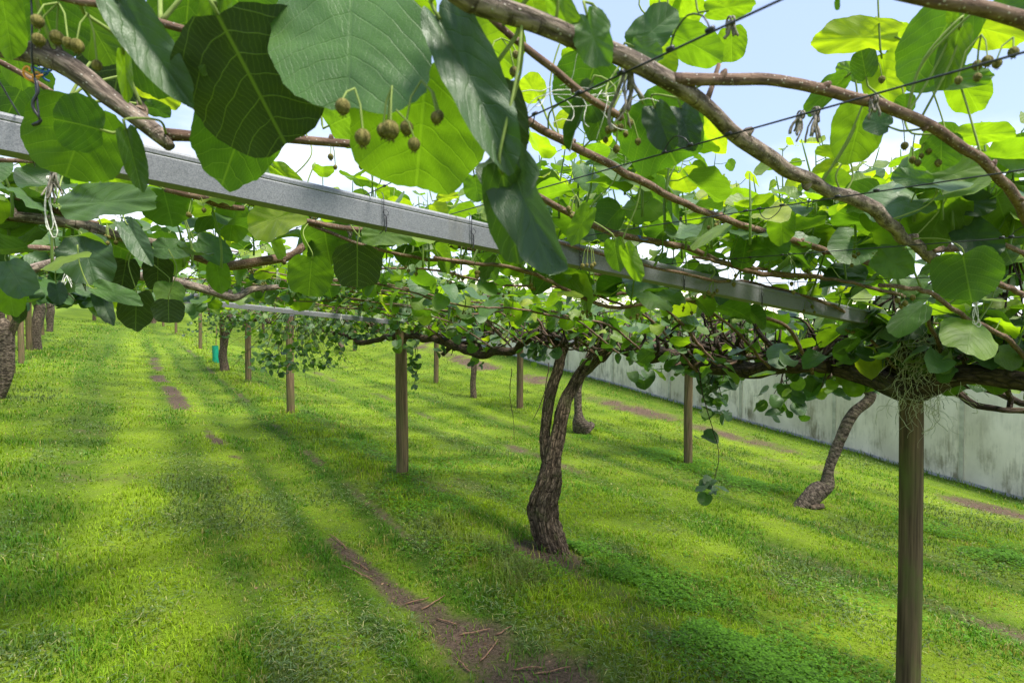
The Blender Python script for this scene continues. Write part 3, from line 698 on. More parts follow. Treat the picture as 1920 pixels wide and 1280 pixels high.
# little black clips and loose loops on the wires
def clip_on(n, t, k):
    p = wire_pt(n, t); d = unit(np.array(wire_pt(n, t + .1)) - p); up = np.array([0, 0, 1.0])
    mb = MB(); tube(mb, [p - d * .0032, p + d * .0032], .0019, ns=8)
    if k % 3 == 0:
        L_ = .010 + .012 * random.random(); side = unit(np.cross(d, up)) * random.uniform(-.01, .01); s = 1 if k % 2 == 0 else -1
        pts = [p, p + d * .004 + up * s * L_ * .6 + side, p + d * .018 + up * s * L_ + side, p + d * .032 + up * s * L_ * .6, p + d * .036]
        tube(mb, pts, .0007, ns=5, step=.004, cap=False); tube(mb, [p + d * .033, p + d * .039], .0019, ns=8)
    o = mb.build('wire_clip', M_CLIP, origin=p); tag(o, 'small black cane clip on a trellis wire', 'clip', 'black clips on the trellis wires')
k = 0
for n_ in (.343, .51, .78, 1.12):
    t = -.2 + random.random() * .1
    while t < 3.2:
        if t > .15: clip_on(n_, t, k)
        k += 1; t += random.choice((random.uniform(.04, .09), random.uniform(.15, .5)))

# tie wires hooking each wire to the near beam
for n_, s_ in ((-.12, 2.575), (.343, 2.105), (.51, 1.93), (.78, 1.66), (1.12, 1.32), (1.48, .987)):
    p = anch1 - BD * s_; fr = unit(np.cross(BD, [0, 0, 1.0])); fr = fr if np.dot(fr, CAM - p) > 0 else -fr
    q = p + fr * .004; u = np.array([0, 0, 1.0])
    mb = MB()
    tube(mb, [q + u * .012 - fr * .01, q + u * .002, q - u * .02, q - u * .052, q - u * .058 - fr * .02], .0007, ns=6, step=.006)
    c = q - u * .024 + BD * .004; th = np.linspace(0, 6.28, 14); tube(mb, [c + BD * .005 * math.cos(a) + u * .005 * math.sin(a) for a in th], .0006, ns=5)
    tube(mb, [c - u * .004, c - u * .02 + BD * .001, c - u * .034 - BD * .001], .0011, ns=6, step=.004, lump=.3)
    o = mb.build('beam_tie', M_WIRE, origin=p); tag(o, 'twisted wire tie hooked over the near steel beam', 'wire tie', 'wire ties on the near beam')

# ------------------------------------------------------------------ vines
def cordon_pt(n, t, h):
    x, y = NTt(n, t); return np.array([x, y, float(base_z(x, y)) + h])
LIGHT_RADIUS = 1.2
FRN = unit(np.cross(BD, [0, 0, 1.0])); FRN = FRN if np.dot(FRN, CAM - anch1) > 0 else -FRN
def before_beam(p):
    """canes lie on top of the beam: nothing of them hangs below it on the near side"""
    return np.dot(p - anch1, FRN) > -.03 and p[2] - float(base_z(p[0], p[1])) < 1.95 and np.linalg.norm(p - CAM) < 1.9
class Vine:
    def __init__(s, label, base, n0, t0, group='kiwifruit vines trained over the trellis'):
        s.root = thing('kiwifruit_vine', label, 'vine', tuple(base), group); s.n0 = n0; s.t0 = t0; s.label = label
def cane_auto(v, t, sgn, n_len, detail, cordon_h=1.62, start_n=None):
    n0 = v.n0 if start_n is None else start_n
    k = 7; ns_ = np.linspace(0, 1, k); drift = random.uniform(-.35, .35)
    P = []; hmax = random.uniform(1.80, 1.97)
    for i, f in enumerate(ns_):
        h = cordon_h + (hmax - cordon_h) * min(1, f * 5) + random.uniform(-.035, .035)
        P.append(cordon_pt(n0 + sgn * (.05 + n_len * f), t + drift * f + random.uniform(-.05, .05), h))
    P = np.array(P)
    r0 = random.uniform(.005, .0085)
    if detail == 2: return P, r0
    return P, r0
def shade_young(d): return d
def populate(P, r0, detail, fol, pet, fru, dens=1.0, shoot_h=1.0, leaf_sz=.115):
    """leaves, upright shoots and hanging fruit along a cane"""
    q = spline(P, .03); s = np.concatenate([[0], np.cumsum(np.linalg.norm(np.diff(q, axis=0), axis=1))]); Ltot = s[-1]
    def at(u): return np.array([np.interp(u, s, q[:, j]) for j in range(3)])
    LP, LY, LN, LS, LYg = [], [], [], [], []
    def leaf(base, out, size, young, normal=None, petiole=.06):
        tipdir = unit(out * 1.0 + np.array([0, 0, random.uniform(-.9, .15)]))
        nrm = unit(np.array([random.gauss(0, .38), random.gauss(0, .38), 1.0])) if normal is None else normal
        pe = base + unit(out + np.array([0, 0, random.uniform(.1, 1.0)])) * petiole
        d = np.linalg.norm(pe - CAM)
        if d < LIGHT_RADIUS or before_beam(pe): return
        if pet is not None and d < 4:
            mid = (base + pe) / 2 + np.array([0, 0, -.006]); tube(pet, [base, mid, pe], [.0016, .0014, .0011], ns=5, cap=False)
        LP.append(pe); LY.append(tipdir); LN.append(nrm); LS.append(size); LYg.append(young)
    step = .085 / dens * (1 if detail < 2 else 1.9); u = .1
    while u < Ltot:
        p = at(u); d = np.linalg.norm(p - CAM); a = random.uniform(0, 6.283); out = np.array([math.cos(a), math.sin(a), random.uniform(-.3, .5)])
        sz = leaf_sz * random.uniform(.65, 1.2) * (1 if detail < 2 else 1.35)
        leaf(p, out, sz, random.betavariate(2, 1.8) * .95, petiole=random.uniform(.03, .10)); u += step * random.uniform(.5, 1.5)
    u = random.uniform(.1, .3)
    while u < Ltot:
        p = at(u); d = np.linalg.norm(p - CAM)
        hh = random.choice((.08, .12, .18, .26, .40)) * shoot_h * random.uniform(.7, 1.2)
        if d < 1.6: hh *= .55
        elif d < 2.6: hh *= .85
        dirv = unit(np.array([random.gauss(0, .28), random.gauss(0, .28), 1.0])); kk = max(2, int(hh / .055 / (1 if detail < 2 else 1.6)))
        if pet is not None and d > LIGHT_RADIUS - .05 and d < 6: tube(pet, [p, p + dirv * hh * .5 + np.array([.01, 0, 0]), p + dirv * hh], [.003, .0024, .0012], ns=5, cap=False)
        for i in range(kk):
            f = (i + .6) / kk; b = p + dirv * hh * f; a = i * 2.4 + u * 7; out = np.array([math.cos(a), math.sin(a), .5])
            leaf(b, out, leaf_sz * (.95 - .5 * f) * random.uniform(.7, 1.15), min(1, .35 + .6 * f * random.uniform(.6, 1.2)), petiole=.05 * (1.2 - f))
        if d > LIGHT_RADIUS and d < 9 and random.random() < .5 and fru is not None: fruit_cluster(fru, pet, p + np.array([random.uniform(-.02, .02), random.uniform(-.02, .02), -.005]), random.randint(2, 6), d < 4)
        u += random.uniform(.13, .30) * (1 if detail < 2 else 1.7)
    if LP:
        put_leaves(fol, LP, LY, LN, LS, leaf_cols(len(LP), np.array(LYg)))
def ball(mb, c, r, ns=8, nr=5, el=1.0):
    th = np.linspace(0, 2 * math.pi, ns, endpoint=False); ph = np.linspace(0, math.pi, nr + 2)[1:-1]
    V = [c + np.array([0, 0, r * el])] + [c + np.array([r * math.sin(a) * math.cos(b), r * math.sin(a) * math.sin(b), r * el * math.cos(a)]) for a in ph for b in th] + [c - np.array([0, 0, r * el])]
    T = [(0, 1 + k, 1 + (k + 1) % ns) for k in range(ns)]; e = len(V) - 1; o = 1 + (nr - 1) * ns
    T += [(e, o + (k + 1) % ns, o + k) for k in range(ns)]
    Q = [(1 + a * ns + k, 1 + (a + 1) * ns + k, 1 + (a + 1) * ns + (k + 1) % ns, 1 + a * ns + (k + 1) % ns) for a in range(nr - 1) for k in range(ns)]
    mb.add(np.array(V), Q, T)
def fruit_cluster(fru, pet, p, n, fine=True, spread=.022, r=.0052):
    for i in range(n):
        a = random.uniform(0, 6.28); sp = spread * random.uniform(.2, 1.1); l = random.uniform(.018, .045)
        c = p + np.array([math.cos(a) * sp, math.sin(a) * sp, -l]); rr = r * random.uniform(.8, 1.2)
        ball(fru, c, rr, 9 if fine else 6, 5 if fine else 3, 1.08)
        if fine:
            for j in range(5):                                    # sepals and styles at the blossom end
                b = j * 1.2566 + a; tube(fru, [c - np.array([0, 0, rr * .9]), c + np.array([math.cos(b) * rr * .5, math.sin(b) * rr * .5, -rr * 1.35])], [rr * .12, rr * .05], ns=4, cap=False)
        if pet is not None: tube(pet, [p, p + np.array([math.cos(a) * sp * .7, math.sin(a) * sp * .7, -l * .35]), c + np.array([0, 0, rr])], .0008 if fine else .0011, ns=4, cap=False)

def build_cane(v, P, r0, detail, mat_=None, name='cane', **kw):
    mb = MB(); rr = np.linspace(r0, r0 * .55, len(P)); d = np.min(np.linalg.norm(P - CAM, axis=1))
    tube(mb, P, rr, ns=10 if d < 3 else 6, step=.03 if d < 4 else .12, lump=.12, lsc=.5, seed=random.randint(0, 50), gnarl=.6)
    o = mb.build(name, mat_ or M_CANE, v.root)
    fol, fru = MB(), MB(); pet = fol
    populate(P, r0, detail, fol, pet if detail < 2 else None, fru if detail < 2 else None, **kw)
    if fol.n: fol.build('foliage', M_LEAF, o)
    if fru.n: fru.build('fruit', M_FRUIT, o)
    return o

def spurs(v, t0, t1, h=1.62, count=40, n_off=0.0, dens=1.0):
    """the dark tangle of old spur wood on a cordon"""
    mb = MB()
    for i in range(count):
        t = random.uniform(t0, t1); n = v.n0 + n_off + random.gauss(0, .05); p = cordon_pt(n, t, h + random.uniform(-.02, .05)); P = [p]; a = random.uniform(0, 6.28); l = random.uniform(.05, .12)
        q = p.copy(); dirv = np.array([math.cos(a), math.sin(a), random.uniform(.2, 1.2)])
        for j in range(random.randint(2, 5)):
            dirv = unit(dirv + np.array([random.gauss(0, .7), random.gauss(0, .7), random.gauss(.25, .5)])); q = q + dirv * l; P.append(q.copy())
        r = random.uniform(.004, .016)
        tube(mb, P, np.linspace(r, r * .35, len(P)), ns=6, step=.03, lump=.3, seed=i, gnarl=.8)
    return mb.build('spur_wood', M_CORDON, v.root)
def cluster(fol, c, rad, n, young=.35, size=.085, low=False):
    P, Y, N, Sz = [], [], [], []
    for i in range(n):
        o = np.clip(np.array([random.gauss(0, 1), random.gauss(0, 1), random.gauss(0, 1)]), -1.5, 1.5) * np.asarray(rad) * .55; p = np.asarray(c) + o
        if np.linalg.norm(p - CAM) < 1.25 or before_beam(p): continue
        a = random.uniform(0, 6.28); P.append(p); Y.append((math.cos(a), math.sin(a), random.uniform(-1.2, .1))); N.append((random.gauss(0, .5), random.gauss(0, .5) - .25, 1)); Sz.append(size * random.uniform(.6, 1.25))
    if P: put_leaves(fol, P, Y, N, Sz, leaf_cols(len(P), np.full(len(P), young) + RNG.normal(0, .12, len(P))))

def trunk(v, P, R, material=None, rings=0, lump=.25, ns=28, name='trunk', gnarl=.5, seed=1, fiss=0.0):
    mb = MB(); tube(mb, P, R, ns=ns, step=.02 if not fiss else .008, fiss=fiss, lump=lump, lsc=.55, rings=rings, seed=seed, gnarl=gnarl)
    return mb.build(name, material or M_TRUNK, v.root)

# --- the forked vine in the middle
hb = HERO_BASE; hd = float(np.dot(hb - CAM, FWD)); hn, ht = nt_of(hb[0], hb[1])
V1 = Vine('forked old vine with a gnarled swollen trunk standing centre right of the tall bare post', hb, 2.62, ht)
dd = hd
trunk(V1, [D(1044, 1064, dd), D(1043, 1048, dd), D(1036, 1014, dd), D(1029, 975, dd), D(1027, 936, dd), D(1031, 897, dd), D(1037, 860, dd), D(1044, 835, dd), D(1051, 811, dd), D(1060, 764, dd), D(1068, 735, dd + .03), D(1083, 700, dd + .05), D(1103, 678, dd + .05), D(1136, 652, dd - .0), D(1160, 640, dd - .06)],
      np.array([30, 19, 23, 22, 25, 18.5, 15, 14, 12, 11, 11, 11.5, 12, 13, 12]) * dd / FPX, lump=.34, seed=2, ns=96, gnarl=.55, fiss=.34)
trunk(V1, [D(1030, 880, dd + .02), D(1025, 845, dd + .03), D(1024, 811, dd + .04), D(1027, 764, dd + .05), D(1036, 720, dd + .06), D(1044, 695, dd + .06), D(1055, 665, dd + .06), D(1058, 645, dd + .06), D(1045, 625, dd + .05)], np.array([10, 10, 9, 9.5, 10, 10, 10, 13, 9]) * dd / FPX, lump=.25, seed=5, name='second_stem', gnarl=.3, ns=64, fiss=.18)
def cord(v, pts, name='cordon', gn=.8):
    """pts: (px, py, row t, radius)"""
    P = []; R = []
    for px, py, d, r in pts: P.append(D(px, py, d)); R.append(r)
    mb = MB(); tube(mb, P, R, ns=18, step=.02, lump=.3, lsc=.6, seed=len(pts) + int(pts[0][0]) % 7, gnarl=gn); return mb.build(name, M_CORDON, v.root)
cord(V1, [(1118, 668, 4.42, .050), (1150, 640, 4.3, .055), (1210, 660, 3.95, .052), (1270, 680, 3.6, .050), (1330, 686, 3.3, .047), (1400, 684, 2.98, .047), (1470, 683, 2.7, .040), (1560, 690, 2.45, .030)])
cord(V1, [(1052, 640, 4.46, .045), (1015, 622, 4.55, .04), (985, 640, 4.7, .035), (960, 655, 4.85, .035), (905, 660, 5.2, .037), (860, 655, 5.5, .042), (815, 640, 5.8, .040), (775, 630, 6.1, .036), (720, 632, 6.8, .034), (680, 640, 7.3, .034), (640, 625, 8.0, .030), (600, 620, 8.8, .025)])
cord(V1, [(905, 655, 5.2, .02), (890, 640, 5.35, .018), (850, 648, 5.6, .02), (830, 665, 5.7, .022)], name='cordon_branch')
cord(V1, [(1150, 640, 4.3, .034), (1140, 620, 4.28, .036), (1128, 600, 4.2, .03), (1110, 580, 4.1, .02)], name='cordon_branch')
cord(V1, [(1284, 680, 3.5, .028), (1292, 655, 3.5, .03), (1286, 635, 3.48, .034), (1300, 610, 3.45, .026), (1290, 590, 3.45, .016)], name='cordon_branch')
spurs(V1, 1.5, 9.5, count=230, h=1.67)

# --- vine whose trunk is just out of frame on the right; its canes run overhead
V0p = cordon_pt(2.5, -1.4, 0)
V0 = Vine('vine with speckled brown canes running overhead from the lichen hung post', V0p, 2.5, -1.4)
trunk(V0, [cordon_pt(2.5, -1.4, h) + np.array([.05 * math.sin(h * 3), 0, 0]) for h in np.linspace(-.05, 1.62, 8)], np.linspace(.11, .06, 8), seed=7)
cord(V0, [(1560, 690, 2.45, .028), (1620, 700, 2.3, .036), (1700, 714, 2.08, .045), (1780, 712, 1.92, .034), (1850, 716, 1.8, .030), (1950, 726, 1.62, .030), (2150, 745, 1.35, .035)])
cord(V0, [(1700, 705, 2.1, .045), (1712, 680, 2.1, .045), (1720, 655, 2.05, .04), (1715, 630, 2.0, .026)], name='cordon_branch')
cord(V0, [(1795, 735, 2.5, .016), (1830, 755, 2.45, .014), (1880, 768, 2.4, .012), (1930, 775, 2.35, .012)], name='cordon_branch')
cord(V0, [(1893, 770, 2.4, .010), (1893, 745, 2.4, .010), (1885, 720, 2.3, .009)], name='cordon_branch', gn=.4)
spurs(V0, .2, 2.2, count=100, h=1.68)

HEROP = []                                                        # points along hero canes, for petioles
def hero_cane(v, pts, r_px, h=None, mat_=None, name='cane', knob=True, ends=None):
    """pts: (px, py, distance)"""
    P = [D(*p) for p in pts]; R = [r * p[2] / FPX for r, p in zip(r_px, pts)]
    mb = MB(); tube(mb, P, R, ns=16, step=.012, lump=.10, lsc=.35, seed=int(pts[0][0]) % 23 + 1, gnarl=.25)
    q = spline(np.hstack([np.array(P), np.array(R)[:, None]]), .012)
    if knob:                                                      # bud swellings and cut stubs
        i = random.randint(4, 9)
        while i < len(q) - 3:
            p, r = q[i, :3], q[i, 3]; a = random.uniform(0, 6.28); o = unit(np.array([math.cos(a), -.3, math.sin(a)]))
            tube(mb, [p - o * r * .2, p + o * r * 1.1, p + o * r * 1.75], [r * .75, r * .62, r * .3], ns=8, step=r * .5, lump=.35, seed=i); i += random.randint(7, 15)
    HEROP.extend(q[::2, :3]); return mb.build(name, mat_ or M_CANE, v.root), q
cA = hero_cane(V0, [(840, -30, .42), (880, -2, .438), (1010, 40, .46), (1090, 72, .48), (1170, 110, .50), (1230, 140, .53), (1285, 172, .555), (1340, 213, .59), (1400, 268, .65), (1480, 320, .74), (1560, 360, .82), (1625, 385, .90), (1690, 440, 1.03), (1760, 490, 1.2), (1810, 530, 1.4)],
               [22, 22, 20, 18, 18, 17, 16, 14, 15, 13, 12, 13, 11, 10, 8], mat_=M_OLDCANE)
cB = hero_cane(V0, [(1262, 150, .54), (1330, 150, .55), (1400, 148, .56), (1500, 158, .58), (1600, 180, .60), (1700, 215, .63), (1780, 258, .67), (1850, 308, .72), (1900, 365, .78), (1930, 420, .85)], [12, 11, 11, 10.5, 10.5, 10, 9.5, 9, 9, 8])
cC = hero_cane(V0, [(890, 5, .50), (960, 70, .52), (1010, 107, .54), (1060, 150, .56), (1110, 188, .58), (1165, 220, .61)], [6, 6.5, 7, 7, 7, 7])
cD = hero_cane(V0, [(985, 226, .72), (1050, 262, .78), (1130, 302, .86), (1210, 345, .96), (1300, 388, 1.08), (1400, 425, 1.22), (1500, 455, 1.38), (1600, 485, 1.55), (1680, 505, 1.75)], [8, 8, 7.5, 7, 6.5, 6, 6, 5.5, 5])
cE = hero_cane(V0, [(1010, 368, 1.0), (1065, 400, 1.08), (1130, 430, 1.18), (1210, 450, 1.28), (1290, 465, 1.38), (1350, 490, 1.5), (1420, 512, 1.6), (1480, 516, 1.7), (1560, 522, 1.85), (1620, 538, 1.95), (1690, 553, 2.1)], [6, 6, 6, 6, 5.5, 5, 5, 5, 4.5, 4.5, 4])
cF = hero_cane(V0, [(1680, -10, .42), (1760, 2, .42), (1840, 12, .43), (1930, 42, .45), (2010, 90, .47)], [12, 13, 14, 15, 16])
cT = hero_cane(V0, [(1690, -4, .43), (1660, -16, .43)], [8, 6], knob=False)
cP = hero_cane(V0, [(1190, 405, 1.5), (1300, 412, 1.6), (1400, 420, 1.7)], [3, 3, 3], knob=False)
cQ = hero_cane(V0, [(1745, 470, 1.25), (1790, 465, 1.3), (1850, 465, 1.35), (1930, 478, 1.4)], [8, 7, 7, 7])
cR = hero_cane(V0, [(1760, 495, 1.2), (1820, 515, 1.3), (1880, 535, 1.4), (1935, 560, 1.5)], [6, 6, 5.5, 5])
sT = hero_cane(V0, [(1322, 195, .6), (1335, 165, .6), (1348, 120, .6)], [6, 5, 4], knob=False)

# --- vine to the left of the camera whose canes cross the upper left
VLp = cordon_pt(-1.9, 1.9, 0)
VL = Vine('vine with thick grey canes entering from the upper left over the steel beam', VLp, -1.9, 1.9)
trunk(VL, [cordon_pt(-1.9, 1.9, h) for h in np.linspace(-.05, 1.62, 8)], np.linspace(.12, .07, 8), M_RING, rings=60, seed=8)
mb = MB(); tube(mb, [cordon_pt(-1.9, t, 1.62 + .05 * math.sin(t * 2)) for t in np.linspace(-.8, 4.4, 14)], .045, ns=14, step=.04, lump=.3, seed=12, gnarl=.8); mb.build('cordon', M_CORDON, VL.root)
spurs(VL, -.5, 4.3, count=50)
hero_cane(VL, [(-60, 62, .62), (0, 78, .62), (60, 92, .62), (110, 112, .62), (160, 148, .63), (205, 182, .64), (255, 216, .65), (300, 250, .66), (322, 276, .66)], [27, 25, 22, 21, 19, 17, 15, 15, 9], mat_=M_OLDCANE)
hero_cane(VL, [(312, 252, .66), (365, 254, .67), (430, 262, .69), (510, 258, .7), (580, 262, .72), (640, 268, .73), (700, 274, .74)], [12, 9.5, 9, 8.5, 8, 7.5, 7])
hero_cane(VL, [(258, 205, .67), (270, 215, .67), (262, 190, .68)], [12, 12, 5], mat_=M_TRUNK, knob=False, name='stub')
hero_cane(VL, [(-20, 105, .7), (60, 150, .72), (125, 192, .74)], [5, 5, 4.5])
hero_cane(VL, [(90, -10, .5), (150, 5, .5), (210, 14, .5), (300, 44, .52), (380, 66, .52)], [6, 6, 7, 7, 7])
hero_cane(VL, [(-40, 392, 1.2), (0, 400, 1.2), (100, 414, 1.25), (170, 428, 1.3), (230, 445, 1.35), (300, 455, 1.45)], [11, 10, 10, 10, 9, 7], mat_=M_OLDCANE)
hero_cane(VL, [(300, 455, 1.45), (380, 485, 1.6), (440, 498, 1.7), (500, 487, 1.75), (545, 478, 1.8), (580, 455, 1.85), (650, 445, 1.9)], [7, 8, 9, 9, 8, 7, 6])
hero_cane(VL, [(-40, 540, 1.7), (0, 526, 1.7), (60, 505, 1.75), (125, 488, 1.8)], [10, 10, 9, 8], mat_=M_OLDCANE)
hero_cane(VL, [(255, 518, 2.2), (330, 528, 2.3), (400, 546, 2.4), (440, 556, 2.5), (475, 542, 2.6), (520, 538, 2.7)], [8, 8, 8, 7, 6, 5], mat_=M_OLDCANE)
hero_cane(VL, [(-20, 300, 1.0), (60, 303, 1.0), (125, 308, 1.02)], [4, 4, 4], knob=False)
hero_cane(VL, [(30, 370, 1.2), (80, 385, 1.25), (130, 408, 1.3), (185, 420, 1.35)], [5, 5, 5, 4])
hero_cane(VL, [(310, 355, 1.05), (370, 368, 1.1), (410, 385, 1.15), (455, 390, 1.2)], [6, 7, 6, 5])
hero_cane(VL, [(560, 410, 1.25), (620, 424, 1.3), (680, 432, 1.35), (800, 445, 1.5)], [5, 5, 5, 4])
hero_cane(VL, [(0, 470, 1.9), (60, 465, 1.9), (125, 468, 2.0)], [6, 6, 5])

# ------------------------------------------------------------------ canes and foliage over the lanes
def fill(v, t0, t1, sides, step=.30, detail=None, lens=2.2, dens=1.0, shoot_h=1.0, cordon_h=1.62):
    t = t0 + random.uniform(0, step)
    while t < t1:
        for sg in sides:
            tt = t + random.uniform(-.08, .08); x, y = NTt(v.n0 + sg * 1.0, tt); d = math.hypot(x, y)
            de = detail if detail is not None else (1 if d < 9 else 2)
            P, r0 = cane_auto(v, tt, sg, lens * random.uniform(.8, 1.08), de, cordon_h)
            # thick old canes of the foreground are placed one by one; nothing automatic right at the lens
            keep = [p for p in P if np.linalg.norm(p - CAM) > 1.15]
            if len(keep) < 3: continue
            build_cane(v, np.array(keep), r0, de, dens=dens, shoot_h=shoot_h)
        t += step * random.uniform(.75, 1.3)
def low_leaves(v, t0, t1, per_m=22, h=1.6, size=.08, young=.3):
    fol = MB(); n = int((t1 - t0) * per_m); 
    for i in range(n):
        t = random.uniform(t0, t1); cluster(fol, cordon_pt(v.n0 + random.gauss(0, .22), t, h + random.gauss(.12, .12)), (.12, .12, .08), 4, young, size)
    if fol.n: fol.build('inner_foliage', M_LEAF, v.root)

fill(V1, 2.0, 9.6, (-1, 1), step=.21, dens=1.2)
low_leaves(V1, 1.9, 3.0, per_m=18); low_leaves(V1, 3.9, 9.5, per_m=24, young=.42)
fill(V0, .3, 2.0, (-1, 1), step=.22, dens=1.1)
low_leaves(V0, .3, 2.0, per_m=44, h=1.74, young=.4)
fill(VL, 2.4, 6.2, (1,), step=.38, lens=2.2, dens=.9)
low_leaves(VL, .5, 6.0, per_m=8)

def hang(v, px, py, d, rad, n, young=.3, size=.085, name='hanging_foliage'):
    f = MB(); c = D(px, py, d); cluster(f, c, rad, n, young, size)
    tw = MB(); top = c + np.array([0, 0, rad[2] * 1.3 + .08])
    for k in range(max(3, n // 6)):
        e = c + np.array([random.gauss(0, .6) * rad[0], random.gauss(0, .6) * rad[1], random.gauss(-.2, .6) * rad[2]]); m_ = top * .45 + e * .55 + np.array([random.gauss(0, .03), random.gauss(0, .03), 0])
        tube(tw, [top, m_, e], [.004, .003, .0015], ns=5, step=.03, gnarl=1, seed=k)
    o = tw.build('hanging_shoot', M_CORDON, v.root)
    if f.n: f.build(name, M_LEAF, o)
def near_fill(v, x0, x1, y0, y1, d0, d1, n, ylo, yhi, size):
    """leaves of the canes nearest the lens, in clumps along short shoots"""
    f = MB(); pet = f; P, Y, N_, Sz, Yg = [], [], [], [], []
    for i in range(n):
        px, py, d = random.uniform(x0, x1), random.uniform(y0, y1), random.uniform(d0, d1); c = D(px, py, d); tip = c + np.array([random.uniform(-.03, .03), random.uniform(-.03, .03), random.uniform(.05, .12)])
        if before_beam(c): continue
        base = c - np.array([0, 0, random.uniform(.03, .08)]); tube(pet, [base, c, tip], [.003, .0024, .0013], ns=6, step=.02)
        for k in range(random.randint(3, 5)):
            a = k * 2.3 + i; f_ = random.random(); out = np.array([math.cos(a), math.sin(a), random.uniform(0, .7)]); b = base + (tip - base) * f_; pe = b + unit(out) * random.uniform(.03, .06)
            tube(pet, [b, (b + pe) / 2 - [0, 0, .004], pe], [.0013, .0012, .0010], ns=5, cap=False)
            if before_beam(pe): continue
            P.append(pe); Y.append(unit(out + np.array([0, 0, random.uniform(-1.1, .0)]))); N_.append((random.gauss(0, .45), random.gauss(0, .45), 1)); Sz.append(size * (1.1 - .45 * f_) * random.uniform(.7, 1.15)); Yg.append(random.uniform(ylo, yhi) * (.6 + .5 * f_))
    put_leaves(f, P, Y, N_, Sz, leaf_cols(len(P), np.array(Yg)), lod=0); f.build('foliage', M_LEAF, v.root)
near_fill(V0, 1000, 1260, 320, 430, 1.1, 1.4, 12, .4, 1.0, .095)
near_fill(V0, 1250, 1700, 385, 460, 1.15, 1.6, 22, .5, 1.05, .095)
near_fill(V0, 1700, 1960, 330, 470, 1.0, 1.4, 12, .4, 1.0, .10)
near_fill(V0, 1500, 1700, 330, 400, 1.2, 1.6, 4, .7, 1.1, .07)
near_fill(V0, 520, 900, 400, 470, 1.35, 1.8, 10, .4, 1.0, .09)
near_fill(VL, -20, 260, 330, 470, 1.1, 1.6, 12, .3, .95, .10)
near_fill(VL, 250, 560, 360, 480, 1.2, 1.8, 10, .2, .9, .10)
near_fill(V0, 1240, 1560, 380, 500, 1.65, 2.4, 26, .3, 1.0, .11)
near_fill(V0, 1500, 1960, 370, 520, 1.5, 2.3, 36, .3, 1.0, .11)
near_fill(V0, 1000, 1300, 330, 440, 1.5, 2.2, 18, .3, 1.0, .10)
near_fill(V0, 1300, 1960, 340, 400, 1.5, 2.3, 14, .6, 1.1, .07)
near_fill(V0, 600, 1000, 380, 470, 1.7, 2.6, 18, .3, 1.0, .10)
for a in ((40, 500, 2.2, (.22, .2, .10), 26, .3), (60, 545, 2.6, (.2, .2, .07), 18, .2), (160, 545, 2.6, (.2, .2, .07), 24, .25), (240, 560, 2.9, (.25, .2, .08), 28, .25), (330, 560, 3.2, (.25, .2, .06), 24, .3), (120, 470, 2.2, (.2, .2, .1), 22, .3), (460, 540, 3.2, (.3, .2, .1), 26, .4), (560, 545, 3.6, (.35, .2, .1), 30, .45)):
    hang(VL, *a)

# --- further vines
def far_vine(px, py, label, n0, pts, R, material=None, rings=0, arm=(-2.5, 2.5), sides=(-1, 1), detail=None, step=.33, cordon_h=1.62, dens=1.1, canes=True):
    b = G(px, py); n, t = nt_of(b[0], b[1]); d = float(np.dot(b - CAM, FWD)); v = Vine(label, b, n if n0 is None else n0, t)
    P = [D(x, y, d) for x, y in pts]; 
    topz = cordon_pt(v.n0, t, cordon_h); P.append(topz)
    trunk(v, P, np.array(list(R) + [R[-1]]) * d / FPX, material, rings=rings, ns=20, seed=int(px) % 13, lump=.2)
    mb = MB(); ts = np.linspace(t + arm[0], t + arm[1], 14); tube(mb, [cordon_pt(v.n0 + random.uniform(-.05, .05), q, cordon_h + random.uniform(-.06, .05)) for q in ts], np.concatenate([np.linspace(.022, .042, 7), np.linspace(.042, .022, 7)]), ns=12, step=.08, lump=.3, seed=4, gnarl=.8); mb.build('cordon', M_CORDON, v.root)
    if d < 20: spurs(v, t + arm[0], t + arm[1], count=45)
    if canes: fill(v, t + arm[0], t + arm[1], sides, step=step, detail=detail, dens=dens); low_leaves(v, t + arm[0], t + arm[1], per_m=9 if d < 12 else 5, size=.09)
    return v
V2 = far_vine(423, 699, 'stubby dark vine trunk with a leafy top beside the green guard', None, [(423, 706), (423, 685), (420, 655), (425, 625), (436, 598)], [8, 7.5, 6.5, 5, 4], arm=(-7.0, 4.5))
R1 = far_vine(1512, 950, 'vine leaning from a fallen looking thick base in front of the greenhouse', 7.2, [(1486, 956), (1505, 944), (1530, 928), (1553, 912), (1556, 885), (1568, 850), (1585, 812), (1603, 772), (1628, 735)], [10, 16, 17, 14, 9, 9, 10, 10, 10], M_RING, rings=45, arm=(-3.2, 2.6))
R2 = far_vine(1090, 812, 'vine with a bulbous swollen base just behind the forked trunk', 7.3, [(1100, 815), (1090, 805), (1086, 792), (1085, 775), (1084, 750), (1086, 715)], [20, 20, 15, 8, 7, 7], M_RING, rings=45, arm=(-2.6, 2.9))
R3 = far_vine(889, 746, 'thin straight vine trunk between the brown and the pale grey post', 7.5, [(890, 750), (888, 715), (888, 685), (890, 660)], [6, 5, 5, 4.5], arm=(-2.6, 3.0))
R4 = far_vine(641, 659, 'small distant vine with a crooked trunk left of the short far post', None, [(640, 662), (642, 650), (636, 640)], [5, 4, 3.5], arm=(-9, 8), step=.7)
L1 = far_vine(4, 748, 'big pale ringed vine trunk with a fork at the left edge of the photo', None, [(-8, 770), (0, 735), (8, 700), (12, 670), (11, 640), (6, 615), (-4, 596)], [12, 12, 12, 12, 12, 13, 9], M_RING, rings=50, arm=(-5.0, 3.2), sides=(-1, 1))
